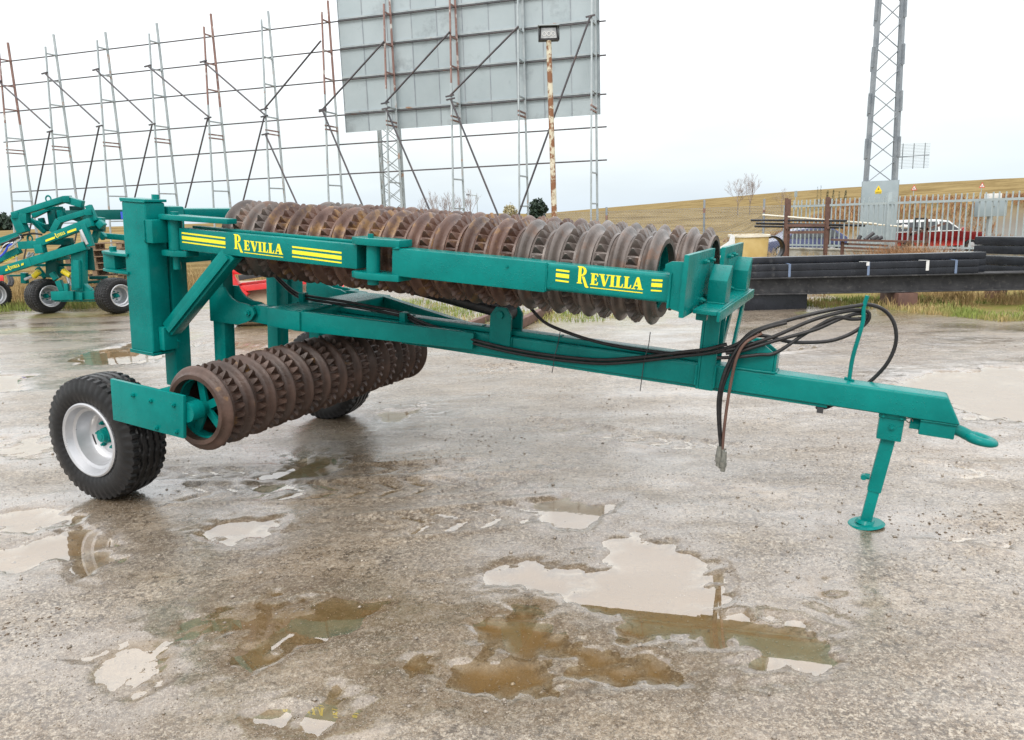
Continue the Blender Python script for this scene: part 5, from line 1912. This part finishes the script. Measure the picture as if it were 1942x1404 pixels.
for (a, b, w_, dY, mt_) in ((q5(250, 240), q5(250, 340), 12, .0, 'green'), (q5(470, 190), q5(640, 190), 5, .2, 'green'), (q5(720, 190), q5(860, 190), 6, .2, 'dkgreen'), (q5(760, 280), q5(830, 310), 8, .1, 'green'), (q5(420, 290), q5(440, 360), 7, .5, 'dkgreen'),
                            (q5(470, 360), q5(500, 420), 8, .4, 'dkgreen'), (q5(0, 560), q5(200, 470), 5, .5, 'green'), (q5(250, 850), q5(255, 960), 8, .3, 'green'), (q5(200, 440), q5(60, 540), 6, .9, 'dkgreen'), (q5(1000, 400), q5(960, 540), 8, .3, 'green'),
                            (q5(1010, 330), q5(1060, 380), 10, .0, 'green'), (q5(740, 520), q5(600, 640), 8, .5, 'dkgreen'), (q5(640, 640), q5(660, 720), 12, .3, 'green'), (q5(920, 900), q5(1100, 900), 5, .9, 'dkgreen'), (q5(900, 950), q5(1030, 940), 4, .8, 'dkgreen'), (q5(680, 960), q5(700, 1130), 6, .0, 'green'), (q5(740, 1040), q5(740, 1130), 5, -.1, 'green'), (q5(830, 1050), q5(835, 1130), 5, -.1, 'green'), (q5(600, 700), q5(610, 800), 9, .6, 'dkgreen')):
    cbar('frame_member', a, b, w_, dY, mat=mt_)
cbar('marker_plate', q5(-10, 905), q5(38, 905), 8, -.3, mat='red', depth=.02)
for (a, b) in ((q5(345, 890), q5(400, 835)), (q5(640, 830), q5(720, 880))):
    MB().cyl(cp(*a, .1), cp(*b, .1), .055, seg=12).build('spring_cap', 'yellowcap', cult, smooth=True)
for (a, b) in ((q5(255, 920), q5(350, 880)), (q5(690, 890), q5(720, 990)), (q5(720, 880), q5(760, 900))):
    MB().cyl(cp(*a, .12), cp(*b, .12), .028, seg=10).build('spring_rod', 'rim', cult, smooth=True)
for (pts, mt_) in (([q5(0, 690), q5(50, 640), q5(90, 570), q5(130, 560)], 'bluecap'), ([q5(10, 560), q5(90, 530), q5(150, 500), q5(240, 490)], 'hose'), ([q5(20, 600), q5(110, 540), q5(200, 480), q5(330, 450), q5(430, 460)], 'hose'),
                   ([q5(90, 600), q5(160, 545), q5(215, 500), q5(205, 470)], 'rim'), ([q5(0, 640), q5(60, 560), q5(140, 540)], 'rim'), ([q5(300, 640), q5(280, 690), q5(340, 650), q5(330, 700)], 'rim')):
    MB().tube([cp(x, y, -.05) for x, y in pts], .02, 6).build('hose', mt_, cult, smooth=True)
for x in (80, 110):
    MB().tube([cp(*q5(x, 880), .8), cp(*q5(x + 20, 940), .7), cp(*q5(x + 5, 985), .6)], .03, 6).build('tine', 'dark', cult, smooth=True)
for x, y in ((495, 95), (305, 500)):
    MB().lathe([(.05 + .015 * math.cos(a), .015 * math.sin(a)) for a in np.linspace(0, 6.283, 6, endpoint=False)], lambda r, th, a: cp(*q5(x, y)) + Vector((r * math.cos(th), a, r * math.sin(th) * 1.2)), 14, True).build('lifting_eye', 'green', cult, smooth=True)


def flat_words(parent, a, b, height_px, dY):
    """REVILLA letters along a slanted beam face"""
    A, B = cp(*a, dY), cp(*b, dY)
    u = (B - A)
    L = u.length
    u.normalize()
    nv = Vector((0, -1, 0))
    v = nv.cross(u) * -1
    if v.z < 0:
        v = -v
    total = sum(GLY[c][0] for c in 'REVILLA') + .10
    k = L / total
    x = 0
    hh = height_px / F * CY
    for c in 'REVILLA':
        mb_ = MB()
        for i, poly in enumerate(GLY[c][1]):
            mb_.prism([(p + x, q) for p, q in poly], lambda p, q, d: A + u * (p * k) + v * (q * hh) + nv * d, .001, .004 + .0005 * i)
        mb_.build('letter', 'yellow', parent)
        x += GLY[c][0] + (.10 if c == 'R' else 0)


wfb = [o for o in cult.children if o.name.startswith('wing_frame_beam')][0]
flat_words(wfb, q5(577, 492), q5(672, 452), 5.2, -.255)
flat_words(db, q5(92, 822), q5(205, 785), 5.0, -.235)
for (a, b, w_) in ((q5(467, 517), q5(562, 482), 1.2), (q5(467, 528), q5(562, 493), 2.2), (q5(690, 430), q5(780, 397), 1.2), (q5(690, 442), q5(780, 409), 2.2)):
    MB().bar(cp(*a, -.245), cp(*b, -.245), .004, w_ / F * CY).build('stripe', 'yellow', wfb)
for (a, b, w_) in ((q5(56, 818), q5(80, 810), 1.2), (q5(56, 830), q5(80, 822), 1.6), (q5(217, 762), q5(242, 753), 1.2), (q5(217, 774), q5(242, 765), 1.6)):
    MB().bar(cp(*a, -.225), cp(*b, -.225), .004, w_ / F * CY).build('stripe', 'yellow', db)
# model name painted on the upper drawbar
tcu = bpy.data.curves.new('lettering', 'FONT')
tcu.body = 'CONDOR 15'
tcu.size = 1.0
tcu.extrude = .01
to_ = bpy.data.objects.new('lettering', tcu)
COL.objects.link(to_)
dg = bpy.context.evaluated_depsgraph_get()
tme = bpy.data.meshes.new_from_object(to_.evaluated_get(dg))
bpy.data.objects.remove(to_)
tme.materials.clear()
tme.materials.append(MT['yellow'])
A, B = cp(*q5(45, 748), .02), cp(*q5(182, 683), .02)
tw_ = max(v.co.x for v in tme.vertices)
kk = (B - A).length / tw_
uu = (B - A).normalized()
vv = Vector((0, -1, 0)).cross(uu) * -1
vv = vv if vv.z > 0 else -vv
for v in tme.vertices:
    c_ = v.co.copy()
    v.co = A + uu * (c_.x * kk) + vv * (c_.y * kk * 1.0) + Vector((0, -1, 0)) * (c_.z * .2)
udb = [o for o in cult.children if o.name.startswith('upper_drawbar')][0]
link('lettering', tme, udb)

CWM = wheel_meshes(.345, .40, .19, 40)
for (x, side) in ((92, 1), (224, 1), (-12, 1)):
    g_ = ground_at(x, 594 if x > 0 else 590)
    w_ = put_wheel(cult, CWM, (0, 0, 0), side)
    # axle runs across the picture, dished face to the right
    w_.location = Vector((g_.x, g_.y, .345)) - Vector((cw.x, cw.y, 0))
    w_.rotation_euler = (0, .3, R(58))
# pallets
pg = ground_at(184, 571)


def pallet(i):
    r = empty('pallet', ['brown wooden pallet lying at the bottom of the stack behind the cultivator', 'brown wooden pallet on top of the stack behind the cultivator'][1 if i == 8 else 0]
              if i in (0, 8) else 'brown wooden pallet, %s from the bottom of the stack behind the cultivator' % ('', 'second', 'third', 'fourth', 'fifth', 'sixth', 'seventh', 'eighth')[i], 'pallet', (pg.x + random.uniform(-.03, .03), pg.y + .3, .146 * i), 'pallets stacked behind the cultivator')
    r.rotation_euler = (0, 0, R(12 + random.uniform(-3, 3)))
    return r


bo_me = MB().box((-.6, -.05, 0), (.6, .05, .02)).mesh('board', MT['wood'])
bl_me = MB().box((-.05, -.05, 0), (.05, .05, .08)).mesh('block', MT['wood'])
sk_me = MB().box((-.05, -.4, 0), (.05, .4, .02)).mesh('skid', MT['wood'])
for i in range(9):
    r = pallet(i)
    for yy in np.linspace(-.36, .36, 6):
        o = link('board', bo_me, r)
        o.location = (0, yy, .124)
    for xx in (-.54, 0, .54):
        o = link('skid', sk_me, r)
        o.location = (xx, 0, .102)
        o = link('skid', sk_me, r)
        o.location = (xx, 0, 0)
        for yy in (-.35, 0, .35):
            o = link('block', bl_me, r)
            o.location = (xx, yy, .021)
# red framed tan roller behind the machine
ra = ground_at(452, 622)
rr_ = empty('land_roller', 'bright red framed implement with a tan drum, glimpsed behind the teal roller', 'land roller', (ra.x, ra.y + .3, 0))


def rp(x, y, dY=0):
    return at(x, y, ra.y + .3 + dY) - Vector((ra.x, ra.y + .3, 0))


drl, drr = rp(447, 577), rp(655, 575)
drl.z = drr.z = .36
drm = MB().cyl(drl, drr, .36, seg=48).build('drum', 'tan', rr_, smooth=True)
MB().cyl(drl - Vector((.06, 0, 0)), drl, .05, seg=12).build('drum_axle', 'dark', drm, smooth=True)
for (a, b, w_, dY) in (((428, 520), (448, 545), .16, -.45), ((430, 516), (480, 512), .10, -.3), ((446, 549), (610, 530), .09, -.42), ((446, 541), (610, 521), .05, -.30), ((560, 528), (600, 505), .10, -.3), ((430, 530), (470, 560), .08, -.45)):
    MB().bar(rp(*a, dY), rp(*b, dY), .12, w_).build('frame_bar', 'red', rr_, bevel=.008)
for x in (440, 648):
    MB().bar(rp(x, 545, -.3), Vector((rp(x, 545).x, 0, .36)), .07, .12).build('frame_arm', 'red', rr_, bevel=.008)
MB().bar(rp(454, 527, -.5), rp(505, 519, -.5), .09, .08).build('rubber_flap', 'dark', rr_, bevel=.01)
# rusty channel lying on the gravel behind the drawbar
a, b = ground_at(955, 640), ground_at(1042, 594)
ch = MB().bar((0, 0, .075), Vector((b.x - a.x, b.y - a.y, .075)), .10, .13).build('rusty_channel', 'rustbrown', None, bevel=.006)
ch.location = (a.x, a.y, 0)
tag(ch, 'rusty steel bar lying on the gravel behind the drawbar', 'steel bar')
a, b = ground_at(885, 625), ground_at(925, 608)
ch = MB().bar((0, 0, .05), Vector((b.x - a.x, b.y - a.y, .05)), .09, .09).build('rusty_channel', 'rustbrown', None, bevel=.006)
ch.location = (a.x, a.y, 0)
tag(ch, 'short rusty bar lying under the hydraulic cylinder, left of the longer one', 'steel bar')


# ================================================================== TREES, BUSHES, SIGNS IN THE DISTANCE
def tz(x, y):
    return float(terrain(np.array([x]), np.array([y]))[0])


def bare_tree(px, py_top, Yq, spread, label, seed, cat='tree', group=None, levels=5, kids=3, thick=.012, mat='bark', lean=0.0):
    rr = random.Random(seed)
    p = at(px, 400, Yq)
    z0 = tz(p.x, p.y)
    h = at(px, py_top, Yq).z - z0
    root = empty('bare_tree', label, cat, (p.x, p.y, z0 - .1), group)
    tr_, crn = MB(), MB()
    tl = h * .38
    tr_.cyl((0, 0, 0), (0, 0, tl), h * thick, h * thick * .7, seg=7, caps=False)

    def grow(p0, d, L, r, lev):
        q = p0 + d * L
        crn.cyl(p0, q, r, r * .6, seg=4 if lev < 3 else 3, caps=False)
        if lev >= levels:
            return
        for k in range(kids + (1 if rr.random() < .4 else 0)):
            ax = Vector((rr.gauss(0, 1), rr.gauss(0, 1), rr.gauss(0, .3))).normalized()
            nd = (d + ax * spread * rr.uniform(.6, 1.2) + Vector((0, 0, .18))).normalized()
            grow(p0.lerp(q, rr.uniform(.45, 1.0)), nd, L * rr.uniform(.55, .78), r * .62, lev + 1)
    for k in range(4):
        a = k * 1.57 + rr.uniform(-.4, .4)
        grow(Vector((0, 0, tl * rr.uniform(.55, 1))), Vector((math.cos(a) * spread, math.sin(a) * spread, 1)).normalized(), h * .28, h * thick * .5, 1)
    grow(Vector((0, 0, tl)), Vector((0, 0, 1)), h * .32, h * thick * .6, 1)
    tr_.build('trunk', mat, root, smooth=True)
    crn.build('crown', 'twig', root, smooth=True)
    return root


bare_tree(1399, 339, 140, .75, 'bare spreading tree on the field edge, left of two beside each other', 3, group='two bare trees on the field edge')
bare_tree(1422, 334, 140, .38, 'bare narrow upright tree on the field edge, right of two beside each other', 5, group='two bare trees on the field edge')
for i, (px, pt, txt) in enumerate(((800, 376, 'small bare tree just right of the lattice mast, leftmost of the far row'), (822, 362, 'thin bare tree on the horizon, second of the far row'), (840, 372, 'small bare tree on the horizon, third of the far row'),
                                  (852, 360, 'thin bare tree on the horizon, fourth of the far row'), (872, 364, 'bare tree behind a ladder truss, fifth of the far row'), (893, 356, 'largest bare tree at the right end of the far row'))):
    bare_tree(px, pt, 95, .5, txt, 20 + i, group='row of bare trees behind the roller', levels=4, thick=.012)
bare_tree(1482, 356, 150, .9, 'round bare bush right of the two bare trees, by the fence corner', 41, 'bush', None, 5, 3, .012)


def leaf_crown(root, name, rx, ry, rz, zc, n, size, mat, seed, cone=False):
    r = np.random.default_rng(seed)
    mb_ = MB()
    v, f = [], []
    for i in range(n):
        d = r.normal(size=3)
        d /= np.linalg.norm(d)
        rad = r.uniform(.35, 1) ** .5 * (1 + .22 * math.sin(d[0] * 5 + seed) * math.sin(d[2] * 6 + d[1] * 4))
        if cone:
            zz_ = r.uniform(-1, 1)
            k_ = (1 - zz_) / 2 * .8 + .25
            c = np.array([d[0] * rx * k_, d[1] * ry * k_, zc + zz_ * rz])
        else:
            c = np.array([d[0] * rx, d[1] * ry, d[2] * rz]) * rad + np.array([0, 0, zc])
        a = r.normal(size=3) * size
        b = r.normal(size=3) * size
        o = len(v)
        v += [tuple(c - a), tuple(c + b), tuple(c + a), tuple(c - b)]
        f.append((o, o + 1, o + 2, o + 3))
    me = bpy.data.meshes.new(name)
    me.from_pydata(v, [], f)
    me.materials.append(MT[mat])
    return link(name, me, root)


def bush(name, px, ptop, Yq, wpx, mat, label, cat, seed, n=700, cone=False):
    p = at(px, 400, Yq)
    z0 = tz(p.x, p.y)
    h = at(px, ptop, Yq).z - z0
    w_ = wpx / F * Yq / 2
    root = empty(name, label, cat, (p.x, p.y, z0))
    MB().cyl((0, 0, -.1), (0, 0, h * .5), .12, .06, seg=7).build('trunk', 'bark', root, smooth=True)
    leaf_crown(root, 'crown', w_, w_, h * .5, h * .52, n, w_ * .10, mat, seed, cone)
    return root


bush('evergreen_tree', 1019, 379, 120, 33, 'leafdk', 'dark round evergreen tree on the horizon behind the roller', 'tree', 3, 1500)
bush('pale_bush', 967, 387, 112, 26, 'leafpale', 'pale dry bush left of the dark round evergreen', 'bush', 4, 600)
for i, (px, pt, w_, txt) in enumerate(((1549, 355, 5, 'slim dark cypress on the horizon, leftmost of the group'), (1555, 353, 5, 'slim dark cypress on the horizon, second from the left'), (1568, 362, 9, 'small dark conifer, third of the horizon group'),
                                      (1579, 361, 8, 'small dark conifer, fourth of the horizon group'), (1590, 364, 7, 'small dark conifer, fifth of the horizon group'), (1602, 362, 9, 'small dark conifer at the right end of the horizon group'))):
    o = bush('conifer', px, pt, 150, w_, 'leafdk', txt, 'tree', 50 + i, 300, True)
    o['group'] = 'dark conifers on the right horizon'
# far wood on the left
wm = MB()
r_ = np.random.default_rng(5)
v, f = [], []
for i in range(2600):
    px = r_.uniform(-60, 30)
    c = at(px, 433, r_.uniform(205, 230))
    z0 = tz(c.x, c.y)
    hmax = (at(0, 414 + 5 * math.sin(px * .35) + 3 * math.sin(px * .9), 215).z - z0)
    c = np.array([c.x, c.y, z0 + hmax * r_.uniform(0, 1)])
    a, b = r_.normal(size=3) * .45, r_.normal(size=3) * .45
    o = len(v)
    v += [tuple(c - a), tuple(c + b), tuple(c + a), tuple(c - b)]
    f.append((o, o + 1, o + 2, o + 3))
me = bpy.data.meshes.new('far_wood')
me.from_pydata(v, [], f)
me.materials.append(MT['leafdk'])
wd_ = link('far_wood', me)
wd_['kind'] = 'stuff'
tag(wd_, 'dark far-off wood on the left horizon', 'wood')
# road signs
for (px, py, txt) in ((1733, 357, 'red and white triangular road sign beside the pylon panel'), (1862, 352, 'red and white triangular road sign above the right part of the fence')):
    p = at(px, py, 70)
    z0 = tz(p.x, p.y)
    rt_ = empty('road_sign', txt, 'road sign', (p.x, p.y, z0))
    hz = p.z - z0
    MB().cyl((0, 0, -.1), (0, 0, hz), .035, seg=8).build('sign_post', 'galv', rt_, smooth=True)
    s_ = .26
    MB().prism([(-s_, -.19), (s_, -.19), (0, .28)], lambda a, b_, d: (a, d, hz + b_), -.06, -.04).build('sign_plate', 'signred', rt_)
    MB().prism([(-s_ * .68, -.13), (s_ * .68, -.13), (0, .18)], lambda a, b_, d: (a, d, hz + b_), -.066, -.061).build('sign_face', 'signwhite', rt_)
    for q in (-.08, .08):
        MB().prism([(q * .6 - .02, -.10), (q * .6 + .02, -.10), (q * .6 + .02, .02), (q * .6 - .02, .02)], lambda a, b_, d: (a, d, hz + b_), -.07, -.067).build('sign_mark', 'signblack', rt_)
p = at(1509, 368, 120)
z0 = tz(p.x, p.y)
ws_ = empty('direction_sign', 'small pale rectangular sign on a post on the horizon left of the cypresses', 'road sign', (p.x, p.y, z0))
MB().cyl((0, 0, -.1), (0, 0, p.z - z0), .05, seg=8).build('sign_post', 'galv', ws_)
MB().box((-.22, -.1, p.z - z0 - .45), (.22, -.06, p.z - z0 + .45)).build('sign_plate', 'pylonplate', ws_)
p = at(904, 371, 90)
z0 = tz(p.x, p.y)
sl = empty('street_lamp', 'thin street lamp with a bent arm at the right of the far bare trees', 'street lamp', (p.x, p.y, z0))
MB().tube([(0, 0, -.1), (0, 0, p.z - z0 - .3), (-.15, 0, p.z - z0), (-.9, 0, p.z - z0 + .1)], .05, 6).build('lamp_column', 'galv', sl, smooth=True)
MB().box((-1.2, -.1, p.z - z0 + .05), (-.8, .1, p.z - z0 + .16)).build('lamp_head', 'dark', sl)

# ================================================================== GRASS, WEEDS, STONES (uncountable)
def blades(name, n, area, hgt, mat, seed, width=.008, lean=.35, mask=None, clump=0.0):
    r = np.random.default_rng(seed)
    P = area(r, n)
    if clump:
        cc = P[r.integers(0, max(3, len(P) // 40), len(P))]
        P = cc + (P - cc) * 0 + r.normal(size=P.shape) * clump
    if mask is not None:
        P = P[mask(P[:, 0], P[:, 1])]
    n = len(P)
    z = ground_z(P[:, 0], P[:, 1])
    h = r.uniform(hgt[0], hgt[1], n)
    a = r.uniform(0, 6.283, n)
    lx, ly = np.cos(a) * h * lean * r.uniform(.2, 1, n), np.sin(a) * h * lean * r.uniform(.2, 1, n)
    b = r.uniform(0, 6.283, n)
    wx, wy = np.cos(b) * width, np.sin(b) * width
    B = np.stack([P[:, 0], P[:, 1], z - .01], 1)
    V = np.zeros((n, 5, 3))
    V[:, 0] = B + np.stack([wx, wy, wx * 0], 1)
    V[:, 1] = B - np.stack([wx, wy, wx * 0], 1)
    M_ = B + np.stack([lx * .35, ly * .35, h * .6], 1)
    V[:, 2] = M_ - .7 * np.stack([wx, wy, wx * 0], 1)
    V[:, 3] = M_ + .7 * np.stack([wx, wy, wx * 0], 1)
    V[:, 4] = B + np.stack([lx, ly, h], 1)
    o = (np.arange(n) * 5)[:, None]
    q = [tuple(x) for x in (o + np.array([[0, 1, 2, 3]]))]
    t = [tuple(x) for x in (o + np.array([[3, 2, 4]]))]
    me = bpy.data.meshes.new(name)
    me.from_pydata([tuple(x) for x in V.reshape(-1, 3)], [], q + t)
    me.materials.append(MT[mat])
    ob = link(name, me)
    ob['kind'] = 'stuff'
    return ob


def rect(x0, x1, y0, y1):
    return lambda r, n: np.stack([r.uniform(x0, x1, n), r.uniform(y0, y1, n)], 1)


def patch(fq, th, seed):
    return lambda x, y: fbm(x, y, fq, 3, seed) > th


tag(blades('verge_grass', 26000, rect(4.6, 10.5, 10.2, 13.2), (.03, .13), 'grass', 1, .007, .5, lambda x, y: (fbm(x, y, 1.1, 3, 61) > .42) & (y > 10.9 + .9 * np.clip(6.6 - x, 0, 2) - .8 * np.clip(x - 5.7, 0, 1))), 'green grass growing along the girder at the right', 'grass')
tag(blades('straw_tufts', 7000, rect(5.4, 10.5, 11.4, 13.6), (.08, .26), 'straw', 2, .005, .6, lambda x, y: (fbm(x, y, 1.2, 3, 62) > .52) & (y > 11.75)), 'dry straw tufts under and behind the black girder', 'grass')
tag(blades('tall_dry_grass', 16000, rect(4.2, 12.0, 14.5, 23.5), (.15, .45), 'straw', 3, .008, .45, lambda x, y: (fbm(x, y, .8, 3, 63) > .46) & ((x - 8.55) * 6 + (y - 24) * 3.37 < -1.0)), 'tall dry grass between the black steel and the fence wall', 'grass')
tag(blades('russet_weeds', 2600, lambda r, n: np.stack([r.normal(9.6, .5, n), r.normal(18.6, .5, n)], 1), (.25, .75), 'brush', 4, .006, .7), 'russet weeds growing through the scrap bench', 'weeds')
tag(blades('bank_brush', 22000, rect(17, 46, 46, 62), (.12, .5), 'brush', 5, .035, .8, patch(.25, .42, 65)), 'brown brush on the bank beyond the road', 'brush')
tag(blades('left_straw', 9000, rect(-15.5, -6.0, 16.6, 21), (.25, .75), 'straw', 6, .008, .45, patch(.7, .40, 66)), 'dry straw behind the cultivator', 'grass')
tag(blades('left_grass', 7000, rect(-14, -7.2, 15.9, 17.6), (.06, .22), 'grass', 7, .008, .5, patch(.8, .45, 67)), 'green grass strip behind the cultivator wheels', 'grass')
tag(blades('yard_grass', 6000, rect(-2.2, 2.0, 11.5, 15.5), (.03, .11), 'grass', 8, .007, .6, patch(.9, .53, 68)), 'low green patches on the gravel behind the drawbar', 'grass')
tag(blades('back_straw', 9000, rect(-6.0, 6.5, 21.5, 25.5), (.25, .7), 'straw', 9, .010, .45, patch(.7, .42, 69)), 'dry straw along the back edge of the yard', 'grass')
tag(blades('field_edge_straw', 9000, rect(-1, 12, 25.5, 34), (.2, .5), 'straw', 10, .016, .45, patch(.5, .40, 70)), 'dry straw below the stubble field', 'grass')


def pebbles(name, n, area, rad, mat, seed, flat=.6, sink=.35):
    r = np.random.default_rng(seed)
    P = area(r, n)
    z = ground_z(P[:, 0], P[:, 1])
    R_ = rad[0] + (rad[1] - rad[0]) * r.uniform(0, 1, len(P)) ** 3
    octv = np.array([[1, 0, 0], [0, 1, 0], [-1, 0, 0], [0, -1, 0], [0, 0, 1], [0, 0, -1]], float)
    octf = np.array([[0, 1, 4], [1, 2, 4], [2, 3, 4], [3, 0, 4], [1, 0, 5], [2, 1, 5], [3, 2, 5], [0, 3, 5]])
    th = r.uniform(0, 6.283, len(P))
    V = octv[None] * R_[:, None, None] * r.uniform(.6, 1.3, (len(P), 6, 1))
    V[:, :, 2] *= flat
    c, s = np.cos(th)[:, None], np.sin(th)[:, None]
    x, y = V[:, :, 0] * c - V[:, :, 1] * s, V[:, :, 0] * s + V[:, :, 1] * c
    V[:, :, 0], V[:, :, 1] = x + P[:, :1], y + P[:, 1:2]
    V[:, :, 2] += (z + R_ * flat * sink)[:, None]
    Fc = (np.arange(len(P)) * 6)[:, None, None] + octf[None]
    me = bpy.data.meshes.new(name)
    me.from_pydata([tuple(q) for q in V.reshape(-1, 3)], [], [tuple(q) for q in Fc.reshape(-1, 3)])
    me.shade_smooth()
    me.materials.append(MT[mat])
    o = link(name, me)
    o['kind'] = 'stuff'
    return o


def fan(y0, y1, p=1.0):
    def a(r, n):
        y = y0 + (y1 - y0) * r.uniform(0, 1, n) ** p
        return np.stack([r.uniform(-.72, .72, n) * y, y], 1)
    return a


tag(pebbles('gravel_stones', 30000, fan(2.0, 6.5, 1.2), (.0014, .0048), 'pebble', 1), 'loose pale stones scattered over the wet yard', 'gravel')
tag(pebbles('larger_stones', 800, fan(2.0, 9.0), (.004, .015), 'pebble', 2), 'scattered larger stones on the wet yard', 'stones')
tag(pebbles('mud_clods', 900, lambda r, n: np.concatenate([np.array(ground_at(x, y))[None, :2] + r.normal(size=(n // 9, 2)) * np.array([[sx, sy]]) for x, y, sx, sy in
    ((790, 872, .16, .12), (900, 835, .2, .12), (1900, 1000, .25, .12), (1750, 985, .3, .1), (60, 1190, .12, .1), (1100, 760, .4, .3), (930, 690, .3, .2), (1600, 860, .5, .2), (300, 780, .5, .3))]), (.003, .012), 'mud', 3, .4, .2), 'dark mud clods lying on the yard', 'mud')
